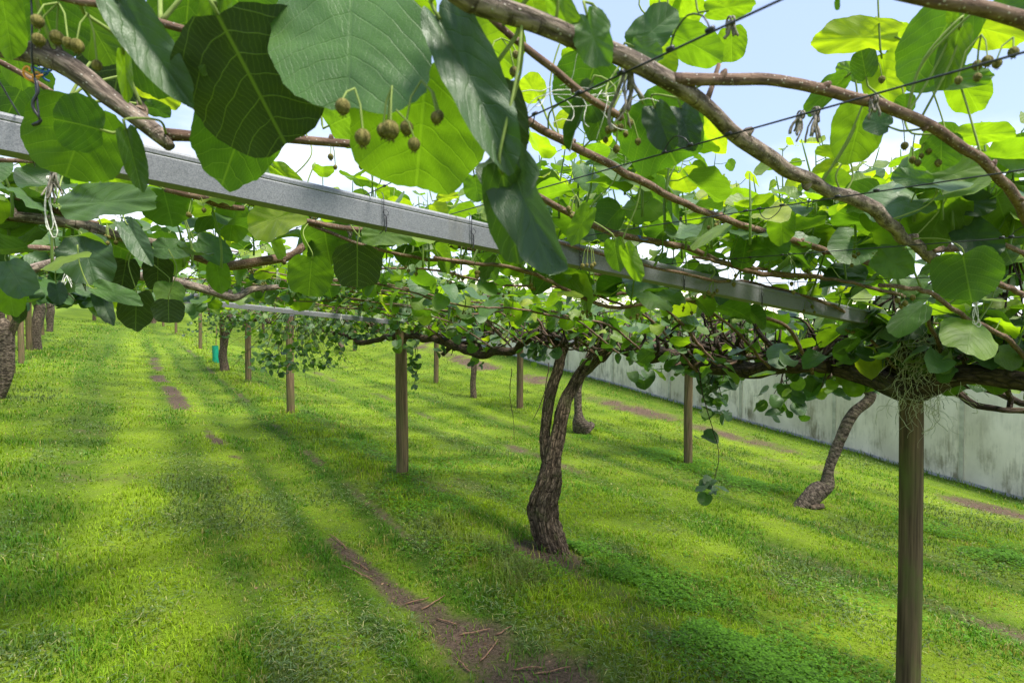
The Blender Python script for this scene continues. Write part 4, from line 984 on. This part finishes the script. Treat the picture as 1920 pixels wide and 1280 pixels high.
mb = MB(); d_ = float(np.dot(np.array(L1.root.location) - CAM, FWD)); tube(mb, [D(14, 635, d_), D(26, 610, d_), D(33, 590, d_), D(40, 570, d_)], np.array([8, 7, 6, 5]) * d_ / FPX, ns=16, step=.03, lump=.25, seed=3); mb.build('second_stem', M_TRUNK, L1.root)
L2 = far_vine(68, 656, 'ringed far trunk right beside the brown post left of the lane', None, [(64, 660), (65, 640), (68, 615), (72, 592), (74, 575)], [8, 8, 8, 9, 9], M_RING, rings=50, arm=(-3.5, 4))
L3 = far_vine(92, 622, 'knobbly distant trunk, last one visible left of the lane', None, [(92, 624), (93, 608), (92, 592), (94, 580)], [5, 5, 6, 6], M_RING, rings=50, arm=(-5, 9), step=.6)
R5 = far_vine(290, 606, 'dark distant trunk right of the lane near its far end', None, [(290, 608), (289, 598), (290, 590)], [4, 4, 4], arm=(-16, 14), step=.9)
# distant rows at either side and at the end: vines a few pixels high
for n_, ts_ in ((-6.6, (11, 17, 23, 30, 38)), (-2.2, (48, 56, 64)), (2.5, (58, 66)), (7.4, (34, 42, 50, 58)), (10.0, ())):
    for t_ in ts_:
        b = cordon_pt(n_, t_, 0); v = Vine('distant vine in the leafy rows beyond the lane', b, n_, t_, group='distant vines in the far rows')
        trunk(v, [cordon_pt(n_, t_, h) for h in (-.05, .5, 1.1, 1.62)], [.11, .09, .08, .07], ns=10)
        fol = MB(); n = 1500; w = 6 if t_ < 30 else 8
        P = np.zeros((n, 3)); nn = n_ + RNG.uniform(-2.3, 2.3, n); tt = t_ + RNG.uniform(-w / 2, w / 2, n); x, y = NTt(nn, tt); P[:, 0] = x; P[:, 1] = y; P[:, 2] = base_z(x, y) + 1.78 + np.abs(RNG.normal(0, .2, n)) - .12 * gauss(nn - n_, .6)
        a = RNG.uniform(0, 6.28, n); put_leaves(fol, P, np.stack([np.cos(a), np.sin(a), RNG.uniform(-.8, .2, n)], -1), RNG.normal(0, .4, (n, 3)) + [0, 0, 1], RNG.uniform(.12, .2, n), leaf_cols(n, RNG.uniform(.15, .8, n)), lod=2)
        fol.build('crown', M_LEAF, v.root)

# --- foliage hanging in particular places
for a in ((1540, 700, 2.75, (.16, .12, .10), 26, .45), (1590, 690, 2.5, (.12, .12, .09), 22, .6), (1470, 750, 3.3, (.13, .1, .10), 24, .3), (1340, 735, 3.6, (.10, .1, .15), 26, .3), (1345, 690, 3.6, (.2, .1, .06), 26, .35),
          (1510, 720, 2.9, (.12, .1, .07), 14, .3), (1680, 640, 2.1, (.2, .15, .07), 26, .3), (1850, 660, 1.9, (.2, .15, .10), 34, .4), (1625, 592, 2.0, (.09, .05, .05), 14, .4), (1670, 612, 2.0, (.08, .05, .05), 12, .3), (1900, 600, 1.8, (.15, .15, .12), 26, .5)):
    hang(V0, *a)
for a in ((1010, 655, 4.3, (.14, .1, .06), 20, .25), (880, 590, 5.2, (.6, .3, .12), 60, .35), (1100, 600, 4.3, (.3, .2, .15), 50, .3), (775, 690, 6.0, (.06, .1, .25), 20, .3), (560, 640, 8.2, (.75, .5, .45), 340, .42), (520, 680, 8.6, (.25, .2, .18), 50, .2), (640, 610, 7.6, (.7, .5, .18), 160, .35)):
    hang(V1, *a)
for a in ((395, 600, 16, (.7, .4, .55), 150, .25), (445, 600, 16, (.6, .4, .35), 120, .3), (480, 600, 13.5, (.7, .4, .3), 120, .3)): hang(V2, *a)

def dangling(v, pts, d, leaves_, r=.003, name='dangling_shoot'):
    mb = MB(); P = [D(x, y, d) for x, y in pts]; tube(mb, P, np.linspace(r, r * .5, len(P)), ns=6, step=.03, gnarl=1, seed=4); o = mb.build(name, M_CORDON, v.root)
    f = MB(); q = spline(np.array(P), .02)
    for px, py, k in leaves_: cluster(f, D(px, py, d), (.05, .05, .045), k, .2, .085)
    if f.n: f.build('foliage', M_LEAF, o)
dangling(V0, [(1310, 690), (1318, 740), (1335, 800), (1348, 850), (1340, 895), (1330, 915)], 3.3, [(1325, 905, 5), (1330, 920, 4), (1310, 820, 2), (1345, 770, 4), (1360, 720, 6)])
dangling(V1, [(960, 690), (956, 740), (963, 790), (964, 828)], 5.3, [], r=.004)
dangling(V1, [(1030, 680), (1022, 730), (1008, 770), (1000, 785)], 4.2, [], r=.004)

# ------------------------------------------------------------------ the large leaves and fruit close to the lens
def hero_leaf(cx, cy, Lp, Wp, ang, size=None, side='under', tone=.35, pitch=0, yaw=0, fold=.15, curl=.2, wave=.03, roll=0.0, notch=.2, tip=.04, d=None, seed=None, v=None):
    """centre and length / width as measured, ang = direction of the tip in the view"""
    seed = int(cx * 7 + cy) if seed is None else seed; rnd = random.Random(seed)
    mx_ = max(Lp, Wp); d = d if d is not None else FPX * (size or .118) / mx_
    a = math.radians(ang); v_ = unit(ray(cx, cy)); e1 = RGT * math.cos(a) + UPV * math.sin(a); e1 = unit(e1 - v_ * np.dot(e1, v_))
    # blades lie tilted the way leaves do, upper side to the sky: seen from below unless they droop over
    if side == 'under': nrm = v_ + UPV * rnd.uniform(.55, .95) + RGT * rnd.uniform(-.25, .25)
    else: nrm = -v_ + UPV * rnd.uniform(.30, .65) + RGT * rnd.uniform(-.75, -.3)
    e2 = np.cross(e1, v_) * (1 if side == 'under' else -1)
    nrm = unit(unit(nrm) * (1 if pitch == 0 else math.cos(math.radians(pitch))) + e1 * math.sin(math.radians(-pitch)) + e2 * math.sin(math.radians(-yaw)) * .8)
    den = np.dot(v_, nrm)
    ey2 = e1 - v_ * np.dot(e1, nrm) / den; ex2 = e2 - v_ * np.dot(e2, nrm) / den; n3 = nrm
    Lr = Lp * d / FPX; Wr = Wp * d / FPX
    TV, TQ, TT, TU = leaf_tpl(12, 64, fold * .45, curl * .6, wave * 1.1, seed, notch * .9, tip - .03, 1.0, roll)
    cen = TV.mean(0); Vv = TV - cen
    ext = TV[:, 1].max() - TV[:, 1].min(); exx = TV[:, 0].max() - TV[:, 0].min()
    C0 = D(cx, cy, d)
    Wd = C0 + Vv[:, 0:1] / exx * Wr * ex2 + Vv[:, 1:2] / ext * Lr * ey2 + Vv[:, 2:3] * Lr * n3
    c = leaf_cols(1, np.array([tone]))[0] * (1 if tone > .2 else .34 if side == 'under' else .8); mb = MB(); Cc = np.ones((len(TV), 4)); Cc[:, :3] = c; Cc[:, 3] = np.clip(c[1] / .2, .14 if side == 'under' else .3, 1)  # low-tone undersides scaled down: shade of the leaves above put into their colour
    U = TU.copy(); U[:, 2] += seed % 37
    mb.add(Wd, TQ, TT, Cc, U)
    base = C0 + ey2 * (0 - cen[1]) / ext * Lr
    i = int(np.argmin(np.linalg.norm(np.array(HEROP) - base, axis=1))); q = HEROP[i]; dist = np.linalg.norm(q - base)
    vv = v or (V0 if cx > 560 else VL)
    o = mb.build('leaf', M_LEAF, vv.root)
    end = q if dist < .15 else base - e1 * .03 + UPV * .08
    pm = MB(); sd = RGT * rnd.uniform(-.02, .02); mid = base * .5 + end * .5 - ey2 * .012 + sd; tube(pm, [base + ey2 * Lr * .04, base - ey2 * .01, mid, end], [.0011, .0013, .0012, .0014] if cx > 1000 or cy > 280 else [.0014, .0018, .0018, .0022], ns=8, step=.008); pm.build('leaf_stalk', M_PETIOLE, o)
    return o
HL = [  # cx, cy, L, W, tip angle, kwargs
    (655, 82, 225, 296, -92, dict(side='top', tone=.26, size=.135, fold=.08, curl=-.05, wave=.02, notch=.05, tip=-.05)),
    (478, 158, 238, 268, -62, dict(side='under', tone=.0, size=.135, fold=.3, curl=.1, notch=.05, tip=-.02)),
    (452, 246, 200, 155, -112, dict(side='under', tone=.42, size=.12, fold=.12, yaw=8)),
    (790, 240, 232, 266, -95, dict(side='under', tone=.30, size=.135, fold=.18, curl=.1, wave=.03, tip=-.05)),
    (885, 150, 300, 108, -62, dict(side='top', tone=.10, size=.145, fold=.4, yaw=25, curl=.25, wave=.03, notch=.1, d=.45)),
    (945, 230, 150, 90, -75, dict(side='under', tone=.15, size=.1, fold=.3, d=.50)),
    (978, 372, 250, 100, -72, dict(side='top', tone=.12, size=.13, fold=.35, yaw=-20, curl=.2, wave=.05, tip=.12, d=.46)),
    (955, 400, 180, 90, -80, dict(side='under', tone=.3, size=.1, fold=.3, yaw=15, d=.49)),
    (146, 262, 140, 165, -110, dict(side='under', tone=.55, size=.105, fold=.15)),
    (150, 233, 80, 105, 165, dict(side='under', tone=.22, size=.075, fold=.1, d=.62)),
    (222, 130, 130, 128, -100, dict(side='under', tone=.10, size=.10, fold=.35)),
    (235, 140, 90, 26, -85, dict(side='under', tone=.5, size=.08, fold=.5, d=.56)),
    (276, 78, 195, 84, -55, dict(side='top', tone=.0, size=.13, fold=.5, curl=.3, yaw=20, d=.5)),
    (30, 100, 120, 60, -80, dict(side='under', tone=.4, size=.1)),
    (12, 40, 120, 60, -80, dict(side='under', tone=.25, size=.1, d=.5)),
    (90, 40, 110, 130, -70, dict(side='under', tone=.45, size=.11, d=.6)),
    (180, 60, 110, 90, -60, dict(side='under', tone=.45, size=.11, d=.66)),
    (300, 120, 90, 130, -30, dict(side='under', tone=.5, size=.11, d=.68)),
    (350, 40, 150, 130, -95, dict(side='under', tone=.35, size=.12, d=.58)),
    (400, 60, 150, 60, -100, dict(side='under', tone=.5, size=.12, d=.50, fold=.3)),
    (450, 10, 130, 140, -60, dict(side='under', tone=.45, size=.12, d=.60)),
    (250, 295, 110, 42, -75, dict(side='under', tone=.4, size=.1, fold=.4, d=.6)),
    (290, 170, 90, 46, -25, dict(side='under', tone=.9, size=.09, d=.8)),
    (295, 205, 45, 30, -15, dict(side='under', tone=.35, size=.05, d=.8)),
    (40, 165, 110, 90, -120, dict(side='under', tone=.4, size=.11)),
    (30, 205, 70, 46, -110, dict(side='top', tone=.05, size=.08, fold=.4)),
    (640, 225, 60, 110, 25, dict(side='under', tone=.6, size=.1, d=.9)),
    (760, 20, 120, 120, -80, dict(side='under', tone=.75, size=.11, d=.66)),
    (715, 25, 70, 80, -90, dict(side='under', tone=.8, size=.08, d=.62)),
    (920, 90, 125, 130, -35, dict(side='under', tone=.70, size=.11, d=.70)),
    (998, 166, 56, 52, 120, dict(side='under', tone=.95, size=.06, d=.85)),
    (1000, 10, 70, 90, -80, dict(side='under', tone=.6, size=.08, d=.5)),
    (1062, 40, 120, 50, -60, dict(side='under', tone=.6, size=.1, fold=.4, d=.47)),
    (1112, 70, 95, 72, -75, dict(side='top', tone=.45, size=.08, d=.46, wave=.05)),
    (1100, 165, 110, 130, -110, dict(side='under', tone=.25, size=.11, d=.68, fold=.3)),
    (1085, 215, 130, 26, -112, dict(side='top', tone=.2, size=.11, d=.62, fold=.5)),
    (1120, 225, 70, 60, -80, dict(side='under', tone=.3, size=.09, d=.72)),
    (1085, 100, 60, 60, -30, dict(side='under', tone=.75, size=.07, d=.8)),
    (1235, 245, 140, 160, -60, dict(side='under', tone=.65, size=.12, d=.78, wave=.05)),
    (1240, 235, 92, 58, -70, dict(side='top', tone=.02, size=.08, d=.66, fold=.4)),
    (1285, 235, 85, 60, -75, dict(side='top', tone=.05, size=.08, d=.67, fold=.3)),
    (1222, 58, 105, 70, 45, dict(side='top', tone=.30, size=.09, d=.62)),
    (1210, 95, 60, 45, -20, dict(side='top', tone=.45, size=.06, d=.60)),
    (1302, 85, 110, 70, -25, dict(side='under', tone=.7, size=.1, d=.75)),
    (1245, 115, 60, 50, -70, dict(side='under', tone=.85, size=.06, d=.75)),
    (1372, 82, 60, 56, -90, dict(side='under', tone=.7, size=.07, d=.85)),
    (1365, 14, 90, 45, 10, dict(side='under', tone=.75, size=.08, d=.7)),
    (1290, 20, 60, 60, 60, dict(side='under', tone=.85, size=.07, d=.8)),
    (1250, 0, 60, 60, 60, dict(side='under', tone=.85, size=.07, d=.8)),
    (1610, 70, 160, 62, 180, dict(side='under', tone=.95, size=.115, d=.78, pitch=-20, fold=.25)),
    (1680, 68, 52, 40, 60, dict(side='under', tone=.95, size=.06, d=.82)),
    (1620, 122, 58, 46, 100, dict(side='under', tone=.35, size=.06, d=.72, fold=.5)),
    (1655, 118, 32, 32, 60, dict(side='under', tone=1.0, size=.04, d=.8)),
    (1600, 135, 70, 32, 160, dict(side='top', tone=.55, size=.07, d=.85)),
    (1550, 175, 90, 40, -140, dict(side='under', tone=.5, size=.08, d=.8, fold=.3)),
    (1755, 82, 150, 118, -120, dict(side='under', tone=.30, size=.12, d=.64, fold=.25)),
    (1785, 105, 110, 50, -105, dict(side='under', tone=.5, size=.1, d=.62, fold=.4)),
    (1775, 150, 130, 42, 8, dict(side='top', tone=.6, size=.11, d=.74)),
    (1815, 170, 80, 70, -60, dict(side='under', tone=.65, size=.08, d=.76)),
    (1850, 55, 120, 70, -10, dict(side='under', tone=.8, size=.11, d=.72)),
    (1900, 20, 90, 40, 0, dict(side='top', tone=.3, size=.08, d=.55)),
    (1660, 145, 90, 80, -80, dict(side='under', tone=.85, size=.09, d=.8)),
    (1607, 245, 110, 92, -105, dict(side='under', tone=.5, size=.105, d=.78, fold=.3)),
    (1645, 230, 50, 42, 160, dict(side='top', tone=.35, size=.05, d=.70)),
    (1697, 195, 40, 35, 90, dict(side='under', tone=.3, size=.04, d=.70)),
    (1555, 285, 50, 24, 165, dict(side='under', tone=.95, size=.05, d=.85)),
    (1548, 312, 46, 20, -160, dict(side='under', tone=.8, size=.05, d=.85)),
    (1765, 285, 66, 66, -90, dict(side='under', tone=.55, size=.07, d=.80)),
    (1842, 252, 92, 42, 8, dict(side='under', tone=.75, size=.09, d=.88)),
    (1710, 335, 75, 34, 165, dict(side='top', tone=.5, size=.08, d=.95)),
    (1790, 325, 110, 50, 20, dict(side='top', tone=.45, size=.1, d=.95)),
    (1812, 514, 92, 112, -80, dict(side='under', tone=.30, size=.105, fold=.12)),
    (1757, 412, 100, 82, -115, dict(side='under', tone=.55, size=.10, fold=.2)),
    (1830, 446, 92, 64, -40, dict(side='top', tone=.0, size=.09, fold=.3)),
    (1812, 378, 86, 52, -10, dict(side='top', tone=.05, size=.085, fold=.35)),
    (1880, 400, 100, 80, -70, dict(side='under', tone=.65, size=.10)),
    (165, 484, 92, 88, -75, dict(side='top', tone=.0, size=.105, fold=.2, wave=.05)),
    (670, 497, 78, 92, -90, dict(side='under', tone=.12, size=.105)),
    (582, 516, 74, 84, -95, dict(side='under', tone=.3, size=.10)),
    (722, 440, 92, 44, 5, dict(side='top', tone=.65, size=.1)),
    (516, 410, 112, 70, -160, dict(side='top', tone=.5, size=.115, wave=.04)),
    (436, 415, 70, 62, -100, dict(side='under', tone=.4, size=.085)),
    (314, 385, 70, 88, -75, dict(side='under', tone=.3, size=.1)),
    (196, 378, 150, 62, 10, dict(side='top', tone=.5, size=.13)),
    (256, 450, 84, 40, -60, dict(side='top', tone=.02, size=.09, fold=.4)),
    (398, 466, 66, 48, -30, dict(side='top', tone=.45, size=.08)),
    (318, 467, 60, 40, 0, dict(side='top', tone=.25, size=.075)),
    (232, 515, 62, 52, -100, dict(side='under', tone=.05, size=.08)),
    (296, 510, 60, 52, -90, dict(side='under', tone=.05, size=.08)),
    (410, 518, 58, 42, -80, dict(side='under', tone=.25, size=.075)),
    (216, 550, 80, 34, -15, dict(side='top', tone=.35, size=.09)),
    (225, 562, 56, 40, -30, dict(side='under', tone=.55, size=.07)),
    (255, 580, 70, 62, -90, dict(side='under', tone=.1, size=.085)),
    (318, 548, 44, 52, -90, dict(side='top', tone=.45, size=.065)),
    (316, 582, 44, 56, -90, dict(side='under', tone=.2, size=.065)),
    (268, 562, 36, 34, -90, dict(side='top', tone=.1, size=.05)),
    (196, 575, 60, 30, -70, dict(side='top', tone=.05, size=.07, fold=.4)),
    (108, 548, 40, 30, -80, dict(side='top', tone=.1, size=.05)),
    (40, 440, 76, 44, -150, dict(side='under', tone=.5, size=.09)),
    (45, 350, 62, 40, -10, dict(side='top', tone=.6, size=.075)),
    (30, 520, 70, 60, -60, dict(side='top', tone=.25, size=.09)),
    (20, 560, 60, 46, -80, dict(side='under', tone=.35, size=.08)),
    (36, 585, 36, 24, -90, dict(side='under', tone=.1, size=.05)),
    (545, 340, 90, 34, -40, dict(side='under', tone=.75, size=.09, d=1.0)),
    (505, 320, 76, 30, 170, dict(side='top', tone=.5, size=.09, d=1.0)),
    (228, 340, 70, 40, -50, dict(side='under', tone=.65, size=.085, d=.95)),
    (1672, 492, 70, 58, -25, dict(side='top', tone=.5, size=.075, wave=.04)),
    (1395, 474, 56, 50, -100, dict(side='under', tone=.4, size=.075, d=1.35)),
    (1440, 465, 70, 50, 10, dict(side='top', tone=.5, size=.085, d=1.3)),
    (1465, 425, 62, 50, -90, dict(side='under', tone=.7, size=.08, d=1.2)),
    (1090, 420, 80, 40, -120, dict(side='under', tone=.55, size=.09, d=.95)),
    (1185, 490, 75, 34, -65, dict(side='under', tone=.45, size=.09, d=1.0, fold=.4)),
    (1155, 475, 60, 42, -80, dict(side='under', tone=.25, size=.08, d=1.05)),
    (893, 350, 50, 50, -80, dict(side='under', tone=.6, size=.06, d=.95)),
    (718, 360, 30, 26, 90, dict(side='under', tone=.95, size=.035, d=1.1)),
    (838, 370, 44, 16, 15, dict(side='under', tone=.95, size=.045, d=1.1)),
    (1330, 530, 50, 40, -90, dict(side='top', tone=.3, size=.07, d=1.6)),
    (1785, 30, 30, 20, 90, dict(side='under', tone=.6, size=.03, d=.6)),
    (1570, 8, 20, 10, -90, dict(side='under', tone=.3, size=.02, d=.5)),
]
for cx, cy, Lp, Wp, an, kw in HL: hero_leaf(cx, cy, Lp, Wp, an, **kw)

FR = [(665, 190, .44, 2, 1.2), (735, 185, .45, 3, 1.2), (790, 175, .46, 3, 1.1), (742, 230, .45, 1, 1.2), (110, 15, .5, 4, 1.1), (165, 35, .5, 2, 1.1), (375, 72, .56, 4, 1), (1165, 215, .66, 9, 1), (940, 82, .62, 3, 1), (622, 275, .95, 2, 1),
      (688, 285, .95, 1, 1), (1840, 75, .55, 4, 1), (1900, 80, .55, 2, 1), (1690, 228, .78, 1, 1), (1745, 262, .8, 4, 1), (1715, 262, .8, 1, 1), (370, 372, 1.1, 3, 1), (1080, 375, 1.0, 7, 1), (1340, 410, 1.3, 6, 1), (1600, 470, 1.3, 4, 1), (1860, 380, 1.1, 6, 1),
      (1640, 118, .75, 1, 1), (1510, 505, 1.6, 7, 1), (200, 430, 1.25, 4, 1), (590, 400, 1.3, 5, 1), (1105, 465, 1.1, 5, 1)]
for i, (px, py, d, n, sc) in enumerate(FR):
    fru, pet = MB(), MB(); random.seed(900 + i)
    fruit_cluster(fru, pet, D(px, py - 24 if d < .5 else py - 10, d), n, True, .018, (.0049 if d < .52 else .0042) * sc)
    v = V0 if px > 560 else VL; o = fru.build('fruit', M_FRUIT, v.root); pet.build('fruit_stalk', M_PETIOLE, o)

# ------------------------------------------------------------------ twine, ties and lichen
def twine(px, py, d, ln, label, kind='loop', m=None, grp=None, seed=0):
    r = random.Random(seed); p = D(px, py, d); mb = MB(); dn = np.array([0, 0, -1.0]); sx = RGT
    tube(mb, [p + dn * .004 * math.cos(a) + FWD * .004 * math.sin(a) + sx * .0005 * (a - 7) for a in np.linspace(0, 15, 36)], .0011, ns=5)
    for k in range(2 if kind == 'loop' else 9):
        o1, o2 = r.uniform(-.006, .006), r.uniform(-.01, .01); l = ln * r.uniform(.7, 1.1)
        if kind == 'loop': pts = [p, p + dn * l * .5 + sx * (o1 - .004), p + dn * l * .92 + sx * (o2 - .006), p + dn * l + sx * o2, p + dn * l * .9 + sx * (o2 + .006), p + dn * l * .4 + sx * (o1 + .004), p]
        else:
            pts = [p + sx * r.uniform(-.004, .004)]; dv = dn.copy(); l = ln * r.uniform(.35, 1.1)
            for j in range(6): dv = unit(dv + sx * r.gauss(0, .28) + FWD * r.gauss(0, .28) + dn * .35); pts.append(pts[-1] + dv * l / 6)
        tube(mb, pts, .0011 if kind == 'loop' else r.choice((.0007, .0012, .0018)), ns=5, step=.004, lump=.3, seed=k, gnarl=.8 if kind != 'loop' else 0)
    o = mb.build('twine_tie', m or M_TWINE, origin=p); tag(o, label, 'twine', grp); return o
twine(92, 335, .98, .10, 'long pale twine loops hanging below the near beam at the left edge', seed=1)
twine(100, 322, .97, .05, 'frayed grey twine knot just under the near beam at the far left', 'fray', M_OLDTWINE, seed=2)
twine(1178, 125, .52, .055, 'frayed grey twine knot bound round the thick overhead cane', 'fray', M_OLDTWINE, seed=3)
twine(1370, 40, .55, .018, 'grey shredded tie on the top wire near the upper edge', 'fray', M_OLDTWINE, seed=4)
twine(1530, 208, .66, .035, 'brown frayed tie hanging from the sky crossing wire', 'fray', M_OLDTWINE, seed=5)
twine(1502, 215, .66, .03, 'thick shrivelled brown tie hanging beside the frayed one on the wire', 'fray', M_OLDTWINE, seed=6)
twine(1638, 186, .60, .02, 'grey tie wrapped round the arching cane against the sky', 'fray', M_OLDTWINE, seed=7)
twine(585, 475, 1.75, .06, 'white twine loop hanging in front of a round dark leaf', seed=8)
twine(655, 425, 1.35, .035, 'frayed brown twine on a cane under the near beam', 'fray', M_OLDTWINE, seed=9)
twine(1830, 568, 1.35, .055, 'white looped string hanging under the big round leaf at right', seed=10)
twine(205 - 80, 500, 1.9, .09, 'tangled pale strings dangling under the red tie at left', 'fray', M_TWINE, seed=11)
for i, (px, py, d) in enumerate(((800, 480, 2.6), (692, 545, 3.2), (738, 548, 3.4), (878, 566, 3.8), (925, 585, 4.0), (640, 590, 4.5), (560, 520, 3.0), (1000, 520, 3.2), (1030, 540, 3.4), (380, 570, 3.5), (600, 545, 3.2), (1160, 490, 2.4), (695, 500, 2.3), (1555, 535, 2.0), (520, 505, 2.6), (540, 500, 2.6), (1380, 575, 2.6))):
    twine(px, py, d, .06 * random.uniform(.7, 1.3), 'short white twine loop dangling from a cane in the canopy', 'loop' if i % 3 else 'fray', seed=20 + i, grp='white twine loops under the canopy')
# loose pale fibres snagged on the wire beside the thick cane
mb = MB(); c = D(1085, 175, .60); r = random.Random(3)
for k in range(16):
    q = c + RGT * r.uniform(-.03, .03) + UPV * r.uniform(-.008, .012); P = [q.copy()]; dv = unit(RGT * r.uniform(-1, 1) + UPV * r.uniform(-.6, .6))
    for j in range(5): dv = unit(dv + RGT * r.gauss(0, .5) + UPV * r.gauss(-.1, .5) + FWD * r.gauss(0, .3)); q = q + dv * .012; P.append(q.copy())
    tube(mb, P, .0005, ns=4, step=.004, cap=False)
tag(mb.build('twine_tie', M_TWINE, origin=c), 'tangle of loose pale fibres snagged on the wire near the upper middle', 'twine')
def tie_band(px, py, d, m, label, r=.006):
    p = D(px, py, d); mb = MB(); tube(mb, [p + RGT * r * math.cos(a) + UPV * r * math.sin(a) + FWD * .002 * a for a in np.linspace(0, 11, 26)], .0012, ns=6)
    tube(mb, [p, p + RGT * .012 - UPV * .006, p + RGT * .02 - UPV * .004], .001, ns=5, step=.004); tag(mb.build('plastic_tie', m, origin=p), label, 'tie')
tie_band(1198, 445, 1.25, M_BLUE, 'small blue tie on the wire among the middle leaves', .004)
tie_band(62, 125, .62, M_BLUE, 'blue string ties knotted on the thick cane at the upper left')
tie_band(45, 133, .61, M_ORANGE, 'orange plastic tie ends poking out at the upper left corner')
tie_band(126, 502, 1.75, M_RED, 'red tie at the end of the grey cane on the left')
mb = MB(); r = random.Random(8); p0 = D(58, -10, .58); P = [p0, D(60, 40, .58), D(60, 110, .59), D(66, 150, .6), D(70, 190, .6), D(74, 225, .6)]
tube(mb, P, .0009, ns=6, step=.006); tube(mb, [D(66, 150, .6), D(74, 175, .6), D(66, 200, .6), D(76, 225, .6), D(60, 235, .6)], .0016, ns=6, step=.004, lump=.5, gnarl=1.5, seed=2)
tag(mb.build('hanger_wire', M_CLIP, origin=p0), 'black twisted hanger wire dropping through the upper left corner', 'wire')

def lichen():
    c = D(1725, 660, 2.02); mb = MB(); r = random.Random(5)
    for k in range(230):
        low = k % 5 == 0
        q = c + RGT * r.gauss(-.01, .05) + FWD * r.gauss(-.06, .04) + UPV * r.gauss(.005, .06)
        if low: q = D(1722 + r.gauss(22, 14), 705 + r.uniform(0, 60), 1.99)
        if k % 11 == 0: q = D(1705 + r.gauss(-12, 6), 690 + r.uniform(0, 60), 2.0)
        P = [q.copy()]; dv = unit(np.array([r.gauss(0, .6), r.gauss(0, .4), r.gauss(-.7, .5)])); l = r.uniform(.008, .02)
        for j in range(r.randint(5, 11)): dv = unit(dv + np.array([r.gauss(0, .42), r.gauss(0, .42), r.gauss(-.20, .4)])); q = q + dv * l; P.append(q.copy())
        tube(mb, P, r.choice((.0005, .0007, .0010)), ns=4, step=.008, cap=False)
    o = mb.build('beard_lichen', M_LICHEN, origin=c); tag(o, 'grey green beard lichen tangled on the head of the right front post', 'lichen')
lichen()

# ------------------------------------------------------------------ green guard, twigs, far hedge
gb = G(405, 684)
mb = MB(); P = [gb + np.array([0, 0, -.02]), gb + np.array([-.01, 0, .3]), gb + np.array([-.02, 0, .62])]
tube(mb, P, .095, ns=18, step=.1, cap=False); tube(mb, P[::-1], .090, ns=18, step=.1, cap=False)
tube(mb, [P[2] - [0, 0, .006], P[2] + [0, 0, .004]], .097, ns=18, cap=False)
tag(mb.build('plant_guard', M_GUARD, origin=gb), 'green plastic plant guard sleeve standing by the stubby dark trunk', 'plant guard')
mb = MB(); tube(mb, [gb + [0, .02, 0], gb + [.01, 0, .7], gb + [.03, 0, 1.3]], .012, ns=8, step=.1); tag(mb.build('guard_stake', M_TWIG, origin=gb), 'thin cane stake rising out of the green plant guard', 'stake')
twk = [(700, 1080, .3, 2.6), (760, 1120, .16, .6), (790, 1130, .2, .9), (820, 1150, .14, -.5), (650, 1020, .3, 2.3), (690, 1060, .25, 2.5), (860, 1180, .18, .2), (900, 1230, .2, 1.1), (960, 1250, .16, .1), (930, 1190, .12, .8), (1000, 1260, .2, .3), (880, 1250, .15, 2.2), (345, 770, .4, .1), (330, 720, .3, .5), (1250, 790, .5, .4)]
for i, (px, py, l, a) in enumerate(twk):
    p = G(px, py); p[2] = gz(p[0], p[1]) + .008; dv = np.array([math.cos(a), math.sin(a), 0]); q = p + dv * l * .5; q[2] = gz(q[0], q[1]) + .02; q2 = p + dv * l; q2[2] = gz(q2[0], q2[1]) + .012
    mb = MB(); tube(mb, [p, q + np.array([.01, -.012, 0]), q2], [.005, .004, .003], ns=6, step=.03, lump=.3, gnarl=1, seed=i)
    tag(mb.build('fallen_twig', M_TWIG, origin=p), 'dry reddish brown twig lying on the bare earth rut', 'twig', 'fallen twigs on the bare earth')
# bit of cut stump by the leaning vine
sb = G(1531, 955); mb = MB(); tube(mb, [sb + [-.08, 0, .02], sb + [.09, .02, .035]], [.035, .03], ns=12, step=.02, lump=.3); tag(mb.build('cut_log', M_TRUNK, origin=sb), 'small cut log lying at the foot of the leaning vine', 'log')

def hedge():
    n_ = np.arange(-60, 60, .5); c = NTt(0, 84); root = thing('hedge', 'dark shelter hedge closing the far end of the grass lane', 'hedge', (c[0], c[1], float(base_z(*c))))
    N = 9000; nn = RNG.uniform(-60, 45, N); tt = 84 + RNG.normal(0, 1.2, N); x, y = NTt(nn, tt); hh = RNG.uniform(0, 1, N) ** .8 * (3.4 + 1.2 * fbm(nn * .2, nn * 0, 7, 3))
    P = np.stack([x, y, base_z(x, y) + hh], -1); a = RNG.uniform(0, 6.28, N); f = MB()
    put_leaves(f, P, np.stack([np.cos(a), np.sin(a), RNG.uniform(-.6, .6, N)], -1), RNG.normal(0, 1, (N, 3)) + [0, -.6, .6], RNG.uniform(.45, .9, N), leaf_cols(N, RNG.uniform(0, .25, N)) * .7, lod=2)
    f.build('foliage', M_LEAF, root)
    mb = MB()
    for q in np.arange(-58, 44, 2.2): X, Y = NTt(q, 84); g = float(base_z(X, Y)); tube(mb, [(X, Y, g - .1), (X + .1, Y, g + 1.5), (X, Y, g + 3)], [.16, .12, .06], ns=6)
    mb.build('stems', M_TRUNK, root)
hedge()
print('faces', sum(len(o.data.polygons) for o in S.objects if o.type == 'MESH'), 'objects', len(S.objects))
